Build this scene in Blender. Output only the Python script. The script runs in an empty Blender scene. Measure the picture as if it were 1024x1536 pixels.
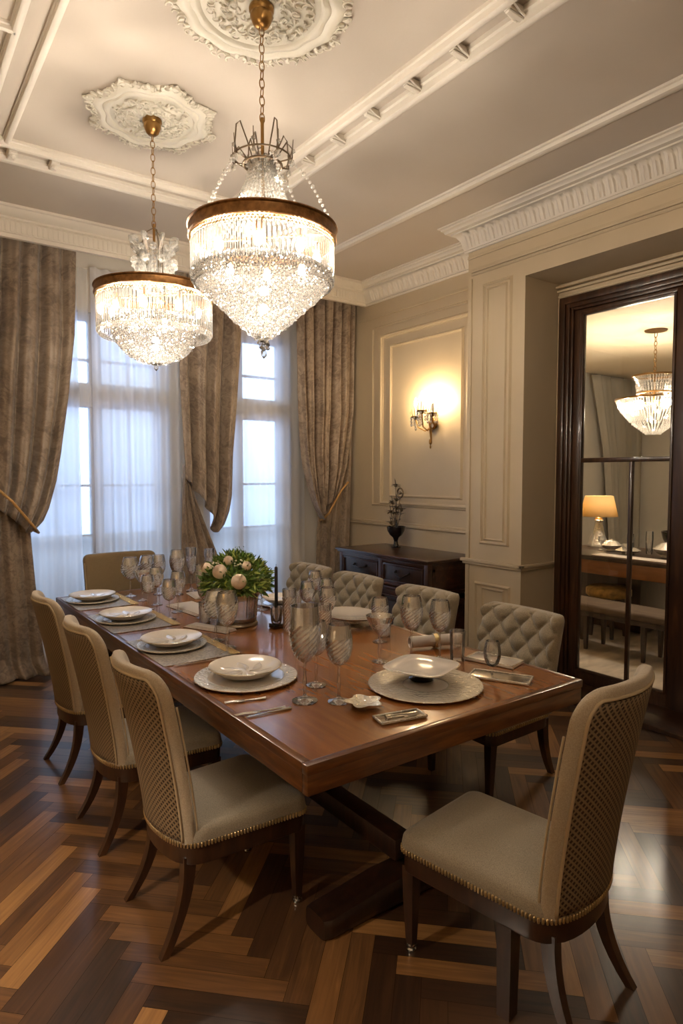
import bpy, bmesh, math, random
from math import sin, cos, pi, radians, sqrt
from mathutils import Vector, Matrix, Quaternion
random.seed(7)
SC = bpy.context.scene
COL = SC.collection

# ------------------------------------------------------------------ scene settings
SC.view_settings.view_transform = 'Standard'
SC.view_settings.look = 'None'
SC.view_settings.gamma = 1.0
SC.view_settings.use_curve_mapping = False
SC.view_settings.exposure = 1.18
cy = SC.cycles
cy.max_bounces = 8
cy.diffuse_bounces = 4
cy.glossy_bounces = 4
cy.transmission_bounces = 6
cy.transparent_max_bounces = 28
cy.sample_clamp_indirect = 3.0
cy.sample_clamp_direct = 0.0
cy.caustics_reflective = False
cy.caustics_refractive = False
try:
    cy.use_denoising = True
    cy.denoiser = 'OPENIMAGEDENOISE'
except Exception:
    pass

# ------------------------------------------------------------------ helpers
def lin(c):
    return c / 12.92 if c <= 0.04045 else ((c + 0.055) / 1.055) ** 2.4

def rgb(r, g, b):
    return (lin(r / 255), lin(g / 255), lin(b / 255), 1.0)

class MB:
    """collects shapes into one mesh"""
    def __init__(self):
        self.bm = bmesh.new()
        self.uv = self.bm.loops.layers.uv.new('UVMap')

    def box(self, c, s, rot=None, bevel=0.0, seg=2):
        geo = bmesh.ops.create_cube(self.bm, size=1.0)
        vs = geo['verts']
        M = Matrix.Translation(c)
        if rot is not None:
            M = M @ (rot.to_4x4() if isinstance(rot, Matrix) else Matrix.Rotation(rot, 4, 'Z'))
        M = M @ Matrix.Diagonal((s[0], s[1], s[2], 1))
        bmesh.ops.transform(self.bm, matrix=M, verts=vs)
        if bevel > 0:
            es = set()
            for v in vs:
                es.update(v.link_edges)
            bmesh.ops.bevel(self.bm, geom=list(es), offset=bevel, segments=seg, profile=0.5, affect='EDGES', clamp_overlap=True)
        return self

    def bb(self, x0, x1, y0, y1, z0, z1, bevel=0.0, seg=2):
        return self.box(((x0 + x1) / 2, (y0 + y1) / 2, (z0 + z1) / 2), (abs(x1 - x0), abs(y1 - y0), abs(z1 - z0)), None, bevel, seg)

    def grid(self, f, nu, nv, closeu=False, uvscale=(1, 1), flip=False):
        V = []
        for j in range(nv + 1):
            row = []
            for i in range(nu + (0 if closeu else 1)):
                row.append(self.bm.verts.new(f(i / nu, j / nv)))
            V.append(row)
        n = nu
        for j in range(nv):
            for i in range(n):
                i2 = (i + 1) % nu if closeu else i + 1
                q = [V[j][i], V[j][i2], V[j + 1][i2], V[j + 1][i]]
                uvq = [(i / nu, j / nv), ((i + 1) / nu, j / nv), ((i + 1) / nu, (j + 1) / nv), (i / nu, (j + 1) / nv)]
                if flip:
                    q.reverse(); uvq.reverse()
                try:
                    fc = self.bm.faces.new(q)
                except ValueError:
                    continue
                for l, (a, b) in zip(fc.loops, uvq):
                    l[self.uv].uv = (a * uvscale[0], b * uvscale[1])
        return V

    def lathe(self, prof, n=24, c=(0, 0, 0), wob=None, axis=None, cap=False):
        """prof [(r,z)...]; wob(r,z,ang)->r"""
        m = len(prof) - 1
        R = axis if axis is not None else Matrix.Identity(3)
        cv = Vector(c)
        def f(u, v):
            k = min(int(round(v * m)), m)
            r, z = prof[k]
            a = 2 * pi * u
            rr = wob(r, z, a) if wob else r
            return cv + R @ Vector((rr * cos(a), rr * sin(a), z))
        V = self.grid(f, n, m, closeu=True)
        if cap:
            for row in (V[0], V[-1]):
                try:
                    self.bm.faces.new(row if row is V[-1] else list(reversed(row)))
                except ValueError:
                    pass
        return self

    def tube(self, pts, r, n=8, closed=False, caps=True):
        P = [Vector(p) for p in pts]
        m = len(P)
        rs = r if isinstance(r, (list, tuple)) else [r] * m
        rings = []
        up = None
        for i in range(m):
            if closed:
                t = (P[(i + 1) % m] - P[i - 1])
            else:
                t = P[min(i + 1, m - 1)] - P[max(i - 1, 0)]
            if t.length < 1e-9:
                t = Vector((0, 0, 1))
            t.normalize()
            if up is None:
                up = Vector((0, 0, 1)) if abs(t.z) < 0.9 else Vector((1, 0, 0))
            a = up - t * up.dot(t)
            if a.length < 1e-6:
                a = t.orthogonal()
            a.normalize()
            up = a
            b = t.cross(a)
            rings.append([self.bm.verts.new(P[i] + (a * cos(2 * pi * k / n) + b * sin(2 * pi * k / n)) * rs[i]) for k in range(n)])
        cnt = m if closed else m - 1
        L = 0
        for i in range(cnt):
            A, B = rings[i], rings[(i + 1) % m]
            for k in range(n):
                fc = self.bm.faces.new([A[k], A[(k + 1) % n], B[(k + 1) % n], B[k]])
                seg = (P[(i + 1) % m] - P[i]).length
                us = [k / n, (k + 1) / n, (k + 1) / n, k / n]
                vs = [L, L, L + seg, L + seg]
                for l, a_, b_ in zip(fc.loops, us, vs):
                    l[self.uv].uv = (a_, b_)
            L += seg
        if caps and not closed:
            self.bm.faces.new(list(reversed(rings[0])))
            self.bm.faces.new(rings[-1])
        return self

    def bar(self, pts, sizes, ax=Vector((1, 0, 0))):
        """square-section bar along points; sizes [(sx,sy)] half sizes in X and Y"""
        rings = []
        for p, (sx, sy) in zip(pts, sizes):
            p = Vector(p)
            rings.append([self.bm.verts.new(p + Vector(d)) for d in ((-sx, -sy, 0), (sx, -sy, 0), (sx, sy, 0), (-sx, sy, 0))])
        for A, B in zip(rings[:-1], rings[1:]):
            for k in range(4):
                self.bm.faces.new([A[k], A[(k + 1) % 4], B[(k + 1) % 4], B[k]])
        self.bm.faces.new(list(reversed(rings[0])))
        self.bm.faces.new(rings[-1])
        return self

    def ico(self, c, r, sub=1, scale=(1, 1, 1), rot=None):
        g = bmesh.ops.create_icosphere(self.bm, subdivisions=sub, radius=r)
        M = Matrix.Translation(c)
        if rot is not None:
            M = M @ rot.to_4x4()
        M = M @ Matrix.Diagonal((scale[0], scale[1], scale[2], 1))
        bmesh.ops.transform(self.bm, matrix=M, verts=g['verts'])
        return self

    def prism(self, poly, z0, z1, bevel=0.0):
        """poly [(x,y)] extruded in z"""
        a = [self.bm.verts.new((x, y, z0)) for x, y in poly]
        b = [self.bm.verts.new((x, y, z1)) for x, y in poly]
        n = len(poly)
        f0 = self.bm.faces.new(list(reversed(a)))
        f1 = self.bm.faces.new(b)
        sides = [self.bm.faces.new([a[i], a[(i + 1) % n], b[(i + 1) % n], b[i]]) for i in range(n)]
        if bevel > 0:
            es = set(f1.edges) | set(f0.edges)
            bmesh.ops.bevel(self.bm, geom=list(es), offset=bevel, segments=3, profile=0.5, affect='EDGES', clamp_overlap=True)
        return self

    def sweep(self, prof, path, closed=False, plane=None):
        """prof [(d,z)] d = outward offset; path 3D points already mitred by normal list plane [(nx,ny)]"""
        rings = []
        for p, nrm in zip(path, plane):
            p = Vector(p)
            rings.append([self.bm.verts.new(p + Vector((nrm[0] * d, nrm[1] * d, z))) for d, z in prof])
        m = len(prof)
        cnt = len(path) if closed else len(path) - 1
        for i in range(cnt):
            A, B = rings[i], rings[(i + 1) % len(path)]
            for k in range(m):
                k2 = (k + 1) % m
                self.bm.faces.new([A[k], A[k2], B[k2], B[k]])
        if not closed:
            try:
                self.bm.faces.new(list(reversed(rings[0]))); self.bm.faces.new(rings[-1])
            except ValueError:
                pass
        return self

    def build(self, name, mat, parent=None, smooth=40, loc=None, norm=True):
        bm = self.bm
        if norm:
            bmesh.ops.recalc_face_normals(bm, faces=bm.faces[:])
        me = bpy.data.meshes.new(name)
        bm.to_mesh(me)
        bm.free()
        if smooth:
            me.polygons.foreach_set('use_smooth', [True] * len(me.polygons))
            if smooth < 180:
                me.set_sharp_from_angle(angle=radians(smooth))
        o = bpy.data.objects.new(name, me)
        if mat is not None:
            me.materials.append(mat)
        COL.objects.link(o)
        if parent is not None:
            o.parent = parent
        if loc is not None:
            o.location = loc
        return o

def tag(o, label=None, cat=None, group=None, kind=None):
    if label: o['label'] = label
    if cat: o['category'] = cat
    if group: o['group'] = group
    if kind: o['kind'] = kind
    return o

def thing(name, label, cat, loc=(0, 0, 0), rz=0.0, group=None, kind=None):
    o = bpy.data.objects.new(name, None)
    o.empty_display_size = 0.1
    COL.objects.link(o)
    o.location = loc
    o.rotation_euler = (0, 0, rz)
    return tag(o, label, cat, group, kind)

def struct(o):
    o['kind'] = 'structure'
    return o

def copy_tree(o, parent=None):
    c = o.copy()
    COL.objects.link(c)
    if parent is not None:
        c.parent = parent
    for ch in list(o.children):
        copy_tree(ch, c)
    return c

def dup(src, loc, rz=None, label=None, group=None, scale=None):
    c = copy_tree(src)
    c.location = loc
    if rz is not None:
        c.rotation_euler = (0, 0, rz)
    if scale is not None:
        c.scale = scale if isinstance(scale, (tuple, list)) else (scale,) * 3
    tag(c, label, None, group)
    return c

# ------------------------------------------------------------------ materials
def new_mat(name):
    m = bpy.data.materials.new(name)
    m.use_nodes = True
    nt = m.node_tree
    for n in list(nt.nodes):
        nt.nodes.remove(n)
    out = nt.nodes.new('ShaderNodeOutputMaterial')
    return m, nt, out

def N(nt, t, **kw):
    n = nt.nodes.new(t)
    for k, v in kw.items():
        if k.startswith('i_'):
            n.inputs[k[2:].replace('_', ' ')].default_value = v
        else:
            setattr(n, k, v)
    return n

def principled(name, col, rough=0.5, metal=0.0, spec=0.5, coat=0.0, coat_rough=0.1, sheen=0.0, noise=None, bump=None, trans=0.0, ior=1.5):
    """noise=(scale, amount, stretch) varies the colour; bump=(scale,strength,dist)"""
    m, nt, out = new_mat(name)
    b = N(nt, 'ShaderNodeBsdfPrincipled')
    nt.links.new(b.outputs[0], out.inputs[0])
    b.inputs['Base Color'].default_value = col
    b.inputs['Roughness'].default_value = rough
    b.inputs['Metallic'].default_value = metal
    b.inputs['Specular IOR Level'].default_value = spec
    b.inputs['Coat Weight'].default_value = coat
    b.inputs['Coat Roughness'].default_value = coat_rough
    b.inputs['Sheen Weight'].default_value = sheen
    b.inputs['Transmission Weight'].default_value = trans
    b.inputs['IOR'].default_value = ior
    tc = None
    if noise or bump:
        tc = N(nt, 'ShaderNodeTexCoord')
    if noise:
        sc, amt = noise[0], noise[1]
        st = noise[2] if len(noise) > 2 else (1, 1, 1)
        mp = N(nt, 'ShaderNodeMapping')
        mp.inputs['Scale'].default_value = st
        nt.links.new(tc.outputs['Object'], mp.inputs[0])
        nz = N(nt, 'ShaderNodeTexNoise')
        nz.inputs['Scale'].default_value = sc
        nz.inputs['Detail'].default_value = 5
        nt.links.new(mp.outputs[0], nz.inputs[0])
        mx = N(nt, 'ShaderNodeMix', data_type='RGBA')
        mx.inputs[6].default_value = tuple(max(0, c * (1 - amt)) for c in col[:3]) + (1,)
        mx.inputs[7].default_value = tuple(min(1, c * (1 + amt)) for c in col[:3]) + (1,)
        cr = N(nt, 'ShaderNodeMapRange')
        cr.inputs[1].default_value = 0.3; cr.inputs[2].default_value = 0.7
        nt.links.new(nz.outputs[0], cr.inputs[0])
        nt.links.new(cr.outputs[0], mx.inputs[0])
        nt.links.new(mx.outputs[2], b.inputs['Base Color'])
    if bump:
        nz2 = N(nt, 'ShaderNodeTexNoise')
        nz2.inputs['Scale'].default_value = bump[0]
        nz2.inputs['Detail'].default_value = 3
        nt.links.new(tc.outputs['Object'], nz2.inputs[0])
        bp = N(nt, 'ShaderNodeBump')
        bp.inputs['Strength'].default_value = bump[1]
        bp.inputs['Distance'].default_value = bump[2]
        nt.links.new(nz2.outputs[0], bp.inputs['Height'])
        nt.links.new(bp.outputs[0], b.inputs['Normal'])
    return m

def emission(name, col, strength):
    m, nt, out = new_mat(name)
    e = N(nt, 'ShaderNodeEmission')
    e.inputs[0].default_value = col
    e.inputs[1].default_value = strength
    nt.links.new(e.outputs[0], out.inputs[0])
    return m

def glassy(name, clear=(0.97, 0.97, 0.96, 1), fres=1.5, base_gloss=0.03, rough=0.03, haze=0.0, haze_col=(0.9, 0.9, 0.9, 1), cut=None, translucent=False, refr=0.0):
    """thin-walled glass: clear transmission plus Fresnel reflection, optional cut relief and body colour"""
    m, nt, out = new_mat(name)
    tr = N(nt, 'ShaderNodeBsdfTransparent'); tr.inputs[0].default_value = clear
    if refr > 0:
        rf = N(nt, 'ShaderNodeBsdfRefraction'); rf.inputs['IOR'].default_value = 1.25; rf.inputs['Roughness'].default_value = 0.0; rf.inputs['Color'].default_value = (1, 1, 1, 1)
        mr_ = N(nt, 'ShaderNodeMixShader'); mr_.inputs[0].default_value = refr
        nt.links.new(tr.outputs[0], mr_.inputs[1]); nt.links.new(rf.outputs[0], mr_.inputs[2])
        body = mr_
    else:
        body = tr
    gl = N(nt, 'ShaderNodeBsdfAnisotropic'); gl.inputs['Color'].default_value = (1, 1, 1, 1); gl.inputs['Roughness'].default_value = rough
    fr = N(nt, 'ShaderNodeFresnel'); fr.inputs[0].default_value = fres
    add = N(nt, 'ShaderNodeMath', operation='ADD', use_clamp=True); add.inputs[1].default_value = base_gloss
    nt.links.new(fr.outputs[0], add.inputs[0])
    mix = N(nt, 'ShaderNodeMixShader')
    nt.links.new(add.outputs[0], mix.inputs[0])
    nt.links.new(body.outputs[0], mix.inputs[1]); nt.links.new(gl.outputs[0], mix.inputs[2])
    last = mix
    if haze > 0:
        df = N(nt, 'ShaderNodeBsdfTranslucent' if translucent else 'ShaderNodeBsdfDiffuse'); df.inputs[0].default_value = haze_col
        m2 = N(nt, 'ShaderNodeMixShader'); m2.inputs[0].default_value = haze
        nt.links.new(mix.outputs[0], m2.inputs[1]); nt.links.new(df.outputs[0], m2.inputs[2])
        last = m2
    if cut:
        tc = N(nt, 'ShaderNodeTexCoord')
        vo = N(nt, 'ShaderNodeTexVoronoi'); vo.inputs['Scale'].default_value = cut[0]
        nt.links.new(tc.outputs['Object'], vo.inputs[0])
        bp = N(nt, 'ShaderNodeBump'); bp.inputs['Strength'].default_value = cut[1]; bp.inputs['Distance'].default_value = cut[2]
        nt.links.new(vo.outputs[0], bp.inputs['Height'])
        nt.links.new(bp.outputs[0], gl.inputs['Normal']); nt.links.new(bp.outputs[0], fr.inputs['Normal'])
        if refr > 0: nt.links.new(bp.outputs[0], rf.inputs['Normal'])
    nt.links.new(last.outputs[0], out.inputs[0])
    return m

def wood(name, dark, mid, light, scale=6, stretch=(1, 1, 8), rough=0.3, coat=0.4, coat_rough=0.08, coord='Object', bump=0.1):
    m, nt, out = new_mat(name)
    b = N(nt, 'ShaderNodeBsdfPrincipled')
    nt.links.new(b.outputs[0], out.inputs[0])
    tc = N(nt, 'ShaderNodeTexCoord')
    mp = N(nt, 'ShaderNodeMapping'); mp.inputs['Scale'].default_value = stretch
    nt.links.new(tc.outputs[coord], mp.inputs[0])
    nz = N(nt, 'ShaderNodeTexNoise'); nz.inputs['Scale'].default_value = scale; nz.inputs['Detail'].default_value = 6; nz.inputs['Distortion'].default_value = 0.6
    nt.links.new(mp.outputs[0], nz.inputs[0])
    nz2 = N(nt, 'ShaderNodeTexNoise'); nz2.inputs['Scale'].default_value = 1.3; nz2.inputs['Detail'].default_value = 3
    nt.links.new(tc.outputs['Object'], nz2.inputs[0])
    ad = N(nt, 'ShaderNodeMath', operation='MULTIPLY_ADD'); ad.inputs[1].default_value = 0.6
    nt.links.new(nz.outputs[0], ad.inputs[0])
    m3 = N(nt, 'ShaderNodeMath', operation='MULTIPLY'); m3.inputs[1].default_value = 0.4
    nt.links.new(nz2.outputs[0], m3.inputs[0]); nt.links.new(m3.outputs[0], ad.inputs[2])
    cr = N(nt, 'ShaderNodeValToRGB')
    e = cr.color_ramp.elements
    e[0].position = 0.33; e[0].color = dark
    e[1].position = 0.68; e[1].color = light
    em = cr.color_ramp.elements.new(0.5); em.color = mid
    nt.links.new(ad.outputs[0], cr.inputs[0])
    nt.links.new(cr.outputs[0], b.inputs['Base Color'])
    b.inputs['Roughness'].default_value = rough
    b.inputs['Coat Weight'].default_value = coat
    b.inputs['Coat Roughness'].default_value = coat_rough
    if bump:
        bp = N(nt, 'ShaderNodeBump'); bp.inputs['Strength'].default_value = bump; bp.inputs['Distance'].default_value = 0.002
        nt.links.new(nz.outputs[0], bp.inputs['Height']); nt.links.new(bp.outputs[0], b.inputs['Normal'])
    return m

M = {}
M['wall'] = principled('wall_paint', rgb(196, 179, 150), 0.55, noise=(3, 0.03), bump=(60, 0.05, 0.002))
M['ceil'] = principled('ceiling_paint', rgb(192, 181, 167), 0.7, noise=(2, 0.02))
M['plaster'] = principled('plaster_white', rgb(216, 208, 195), 0.5)
M['stucco'] = principled('rosette_plaster', rgb(226, 220, 204), 0.4)
M['winframe'] = principled('window_frame_paint', rgb(206, 206, 208), 0.4)
M['doorwood'] = wood('door_wood', rgb(34, 20, 12), rgb(58, 36, 22), rgb(86, 56, 34), 5, (6, 6, 0.5), 0.32, 0.3)
M['table'] = wood('table_wood', rgb(120, 72, 36), rgb(136, 84, 41), rgb(152, 97, 49), 4, (7, 0.7, 5), 0.26, 0.5, 0.08, bump=0.0)
M['tableside'] = wood('table_apron_wood', rgb(58, 32, 15), rgb(96, 56, 27), rgb(130, 82, 40), 5, (1, 1, 9), 0.28, 0.4, 0.1)
M['darkwood'] = wood('dark_wood', rgb(26, 15, 9), rgb(44, 26, 16), rgb(66, 40, 25), 6, (5, 5, 0.8), 0.35, 0.25, 0.12)
M['legwood'] = wood('chair_leg_wood', rgb(34, 20, 12), rgb(52, 31, 19), rgb(74, 46, 28), 6, (6, 6, 0.8), 0.3, 0.3, 0.12)
M['side'] = wood('sideboard_wood', rgb(34, 18, 12), rgb(60, 33, 21), rgb(88, 52, 34), 5, (4, 0.8, 4), 0.3, 0.35, 0.1)
M['brass'] = principled('aged_brass', rgb(160, 124, 74), 0.3, 1.0, bump=(90, 0.2, 0.002))
M['bronze'] = principled('bronze_band', rgb(138, 100, 62), 0.38, 1.0, noise=(40, 0.35), bump=(120, 0.35, 0.003))
M['silver'] = principled('silver', rgb(214, 208, 198), 0.2, 1.0, bump=(140, 0.25, 0.001))
M['chased'] = principled('chased_silver', rgb(226, 220, 208), 0.26, 0.75, bump=(60, 1.0, 0.010))
M['china'] = principled('ivory_china', rgb(226, 218, 208), 0.18, 0.0, 0.6, 0.6, 0.05)
M['chinarim'] = principled('plate_pearl', rgb(232, 224, 214), 0.14, 0.35, 0.6, 0.6, 0.05, bump=(40, 0.25, 0.004))
M['crystal'] = glassy('chandelier_crystal', (0.985, 0.975, 0.96, 1), 1.55, 0.05, 0.025, 0.03, (1, 0.97, 0.92, 1), None, True)
M['rodglass'] = glassy('chandelier_rod_glass', (0.99, 0.98, 0.96, 1), 1.5, 0.03, 0.04, 0.012, (1, 0.97, 0.92, 1), None, True)
M['glass'] = glassy('clear_glass', (0.99, 0.99, 0.985, 1), 1.5, 0.10, 0.02, 0.05)
M['cutglass'] = glassy('cut_crystal', (0.99, 0.99, 0.985, 1), 1.55, 0.26, 0.015, 0.03, (0.97, 0.97, 0.95, 1), None, False, 0.45)
M['pane'] = glassy('door_pane_glass', (0.97, 0.975, 0.97, 1), 1.45, 0.0, 0.0)
M['bulb'] = emission('bulb_glow', (1.0, 0.87, 0.72, 1), 420)
M['fill_lantern'] = emission('fill_lantern_glow', (1.0, 0.88, 0.74, 1), 90)  # bulbs of the added, unseen ceiling fill lamp
M['floorfill'] = emission('fill_floor_lamp_glow', (1.0, 0.84, 0.66, 1), 700)  # bulb of the added floor lamp left of the view
M['strand'] = glassy('crown_crystal', (0.98, 0.98, 0.96, 1), 1.55, 0.10, 0.05, 0.16, (1, 0.97, 0.92, 1))
M['sconcebulb'] = emission('sconce_bulb_glow', (1.0, 0.72, 0.40, 1), 190)
M['adjbulb'] = emission('other_room_bulb_glow', (1.0, 0.84, 0.64, 1), 620)
M['lampbulb'] = emission('lamp_bulb_glow', (1.0, 0.72, 0.4, 1), 130)
M['nail'] = principled('brass_nailheads', rgb(196, 172, 128), 0.32, 0.9)
M['piping'] = principled('fabric_piping', rgb(176, 156, 126), 0.8)
M['cap'] = principled('leg_cap_metal', rgb(190, 184, 176), 0.2, 1.0)
M['linen'] = principled('linen_cloth', rgb(196, 186, 176), 0.85, bump=(300, 0.3, 0.001))
M['mat'] = principled('woven_place_mat', rgb(176, 166, 152), 0.35, 0.6, noise=(90, 0.4), bump=(220, 0.8, 0.003))
M['gilt'] = principled('gilt_beading', rgb(214, 190, 140), 0.25, 0.9, bump=(180, 0.9, 0.004))
M['leaf'] = principled('foliage_green', rgb(84, 112, 44), 0.5, noise=(14, 0.5))
M['leaf2'] = principled('foliage_yellow_green', rgb(142, 156, 72), 0.5, noise=(14, 0.4))
M['rose'] = principled('rose_petal', rgb(246, 224, 200), 0.6, noise=(30, 0.08))
M['whiteflower'] = principled('small_white_petal', rgb(236, 228, 196), 0.6)
M['black'] = principled('black_glaze', rgb(22, 16, 15), 0.18, 0.0, 0.5, 0.5, 0.05)
M['pewter'] = principled('pewter_metal', rgb(130, 116, 98), 0.35, 0.9)
M['darkmetal'] = principled('dark_metal', rgb(52, 48, 48), 0.4, 0.8)
M['cord'] = principled('gold_cord', rgb(180, 140, 84), 0.6, noise=(200, 0.3), bump=(260, 0.6, 0.003))
M['greywall'] = principled('other_room_wall', rgb(188, 182, 170), 0.7)
M['greydrape'] = principled('grey_drape', rgb(140, 134, 122), 0.8)
M['stone'] = principled('pale_stone_floor', rgb(206, 193, 178), 0.35, noise=(2.6, 0.38, (1, 2.6, 1)))
M['shade'] = None

def mat_drape():
    m, nt, out = new_mat('damask_drape')
    b = N(nt, 'ShaderNodeBsdfPrincipled'); nt.links.new(b.outputs[0], out.inputs[0])
    tc = N(nt, 'ShaderNodeTexCoord')
    n1 = N(nt, 'ShaderNodeTexNoise'); n1.inputs['Scale'].default_value = 9; n1.inputs['Detail'].default_value = 7; n1.inputs['Distortion'].default_value = 1.6
    nt.links.new(tc.outputs['UV'], n1.inputs[0])
    w = N(nt, 'ShaderNodeTexVoronoi', feature='SMOOTH_F1'); w.inputs['Scale'].default_value = 4.2
    nt.links.new(tc.outputs['UV'], w.inputs[0])
    n2 = N(nt, 'ShaderNodeTexNoise'); n2.inputs['Scale'].default_value = 60; n2.inputs['Detail'].default_value = 3
    nt.links.new(tc.outputs['UV'], n2.inputs[0])
    a = N(nt, 'ShaderNodeMath', operation='MULTIPLY_ADD'); a.inputs[1].default_value = 0.45
    nt.links.new(w.outputs[0], a.inputs[0]); nt.links.new(n1.outputs[0], a.inputs[2])
    a2 = N(nt, 'ShaderNodeMath', operation='MULTIPLY_ADD'); a2.inputs[1].default_value = 0.35
    nt.links.new(n2.outputs[0], a2.inputs[0]); nt.links.new(a.outputs[0], a2.inputs[2])
    cr = N(nt, 'ShaderNodeValToRGB')
    e = cr.color_ramp.elements
    e[0].position = 0.62; e[0].color = rgb(108, 92, 78)
    e[1].position = 1.0; e[1].color = rgb(152, 135, 117)
    x = e.new(0.8); x.color = rgb(128, 111, 95)
    nt.links.new(a2.outputs[0], cr.inputs[0]); nt.links.new(cr.outputs[0], b.inputs['Base Color'])
    mr = N(nt, 'ShaderNodeMapRange'); mr.inputs[1].default_value = 0.6; mr.inputs[2].default_value = 1.1; mr.inputs[3].default_value = 0.65; mr.inputs[4].default_value = 0.4
    nt.links.new(a2.outputs[0], mr.inputs[0]); nt.links.new(mr.outputs[0], b.inputs['Roughness'])
    b.inputs['Sheen Weight'].default_value = 0.3
    bp = N(nt, 'ShaderNodeBump'); bp.inputs['Strength'].default_value = 0.4; bp.inputs['Distance'].default_value = 0.004
    nt.links.new(a2.outputs[0], bp.inputs['Height']); nt.links.new(bp.outputs[0], b.inputs['Normal'])
    return m
M['drape'] = mat_drape()

def mat_sheer(name, dens):
    m, nt, out = new_mat(name)
    tr = N(nt, 'ShaderNodeBsdfTransparent'); tr.inputs[0].default_value = (1, 1, 1, 1)
    tl = N(nt, 'ShaderNodeBsdfTranslucent'); tl.inputs[0].default_value = (0.92, 0.92, 0.94, 1)
    df = N(nt, 'ShaderNodeBsdfDiffuse'); df.inputs[0].default_value = (0.9, 0.9, 0.92, 1)
    m1 = N(nt, 'ShaderNodeMixShader'); m1.inputs[0].default_value = 0.35
    nt.links.new(tl.outputs[0], m1.inputs[1]); nt.links.new(df.outputs[0], m1.inputs[2])
    m2 = N(nt, 'ShaderNodeMixShader'); m2.inputs[0].default_value = dens
    nt.links.new(tr.outputs[0], m2.inputs[1]); nt.links.new(m1.outputs[0], m2.inputs[2])
    nt.links.new(m2.outputs[0], out.inputs[0])
    return m
M['sheer'] = mat_sheer('sheer_voile', 0.72)
M['thin'] = mat_sheer('sheer_voile_single', 0.35)
M['sheer2'] = mat_sheer('sheer_voile_folded', 0.93)

def mat_fabric(name, c1, c2, scale):
    """woven cloth using the mesh UV in metres"""
    m, nt, out = new_mat(name)
    b = N(nt, 'ShaderNodeBsdfPrincipled'); nt.links.new(b.outputs[0], out.inputs[0])
    tc = N(nt, 'ShaderNodeTexCoord')
    mp = N(nt, 'ShaderNodeMapping'); mp.inputs['Scale'].default_value = (scale,) * 3
    nt.links.new(tc.outputs['Object'], mp.inputs[0])
    ch = N(nt, 'ShaderNodeTexNoise'); ch.inputs['Scale'].default_value = 1.0; ch.inputs['Detail'].default_value = 2
    nt.links.new(mp.outputs[0], ch.inputs[0])
    mx = N(nt, 'ShaderNodeMix', data_type='RGBA'); mx.inputs[6].default_value = c1; mx.inputs[7].default_value = c2
    mr = N(nt, 'ShaderNodeMapRange'); mr.inputs[1].default_value = 0.35; mr.inputs[2].default_value = 0.65
    nt.links.new(ch.outputs[0], mr.inputs[0]); nt.links.new(mr.outputs[0], mx.inputs[0])
    nt.links.new(mx.outputs[2], b.inputs['Base Color'])
    b.inputs['Roughness'].default_value = 0.75; b.inputs['Sheen Weight'].default_value = 0.25
    bp = N(nt, 'ShaderNodeBump'); bp.inputs['Strength'].default_value = 0.3; bp.inputs['Distance'].default_value = 0.002
    nt.links.new(ch.outputs[0], bp.inputs['Height']); nt.links.new(bp.outputs[0], b.inputs['Normal'])
    return m
M['seatcloth'] = mat_fabric('seat_cloth', rgb(128, 118, 102), rgb(154, 143, 124), 330)
M['backcloth'] = mat_fabric('back_cloth', rgb(158, 143, 122), rgb(178, 163, 140), 300)
M['tuft'] = mat_fabric('tufted_cloth', rgb(128, 117, 98), rgb(160, 147, 124), 260)
M['olive'] = mat_fabric('olive_cloth', rgb(116, 98, 70), rgb(134, 116, 86), 300)

def mat_cane(name, dark, light, freq):
    """diagonal open-weave cane: rows of small dark openings between straw strands (UV in metres)"""
    m, nt, out = new_mat(name)
    b = N(nt, 'ShaderNodeBsdfPrincipled'); nt.links.new(b.outputs[0], out.inputs[0])
    tc = N(nt, 'ShaderNodeTexCoord')
    sp = N(nt, 'ShaderNodeSeparateXYZ'); nt.links.new(tc.outputs['UV'], sp.inputs[0])
    def comb(op):
        a = N(nt, 'ShaderNodeMath', operation=op); nt.links.new(sp.outputs[0], a.inputs[0]); nt.links.new(sp.outputs[1], a.inputs[1])
        k = N(nt, 'ShaderNodeMath', operation='MULTIPLY'); k.inputs[1].default_value = freq; nt.links.new(a.outputs[0], k.inputs[0])
        s = N(nt, 'ShaderNodeMath', operation='SINE'); nt.links.new(k.outputs[0], s.inputs[0])
        q = N(nt, 'ShaderNodeMath', operation='ABSOLUTE'); nt.links.new(s.outputs[0], q.inputs[0])
        return q
    p, q = comb('ADD'), comb('SUBTRACT')
    ml = N(nt, 'ShaderNodeMath', operation='MINIMUM'); nt.links.new(p.outputs[0], ml.inputs[0]); nt.links.new(q.outputs[0], ml.inputs[1])
    mr = N(nt, 'ShaderNodeMapRange'); mr.inputs[1].default_value = 0.52; mr.inputs[2].default_value = 0.72
    nt.links.new(ml.outputs[0], mr.inputs[0])
    mx = N(nt, 'ShaderNodeMix', data_type='RGBA'); mx.inputs[6].default_value = light; mx.inputs[7].default_value = dark
    nt.links.new(mr.outputs[0], mx.inputs[0]); nt.links.new(mx.outputs[2], b.inputs['Base Color'])
    b.inputs['Roughness'].default_value = 0.6
    bp = N(nt, 'ShaderNodeBump', invert=True); bp.inputs['Strength'].default_value = 0.8; bp.inputs['Distance'].default_value = 0.004
    nt.links.new(mr.outputs[0], bp.inputs['Height']); nt.links.new(bp.outputs[0], b.inputs['Normal'])
    return m
M['cane'] = mat_cane('cane_weave', rgb(54, 39, 26), rgb(130, 109, 81), pi / 0.022)
M['cane2'] = mat_cane('cane_weave_close', rgb(66, 51, 36), rgb(136, 115, 87), pi / 0.017)

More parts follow.
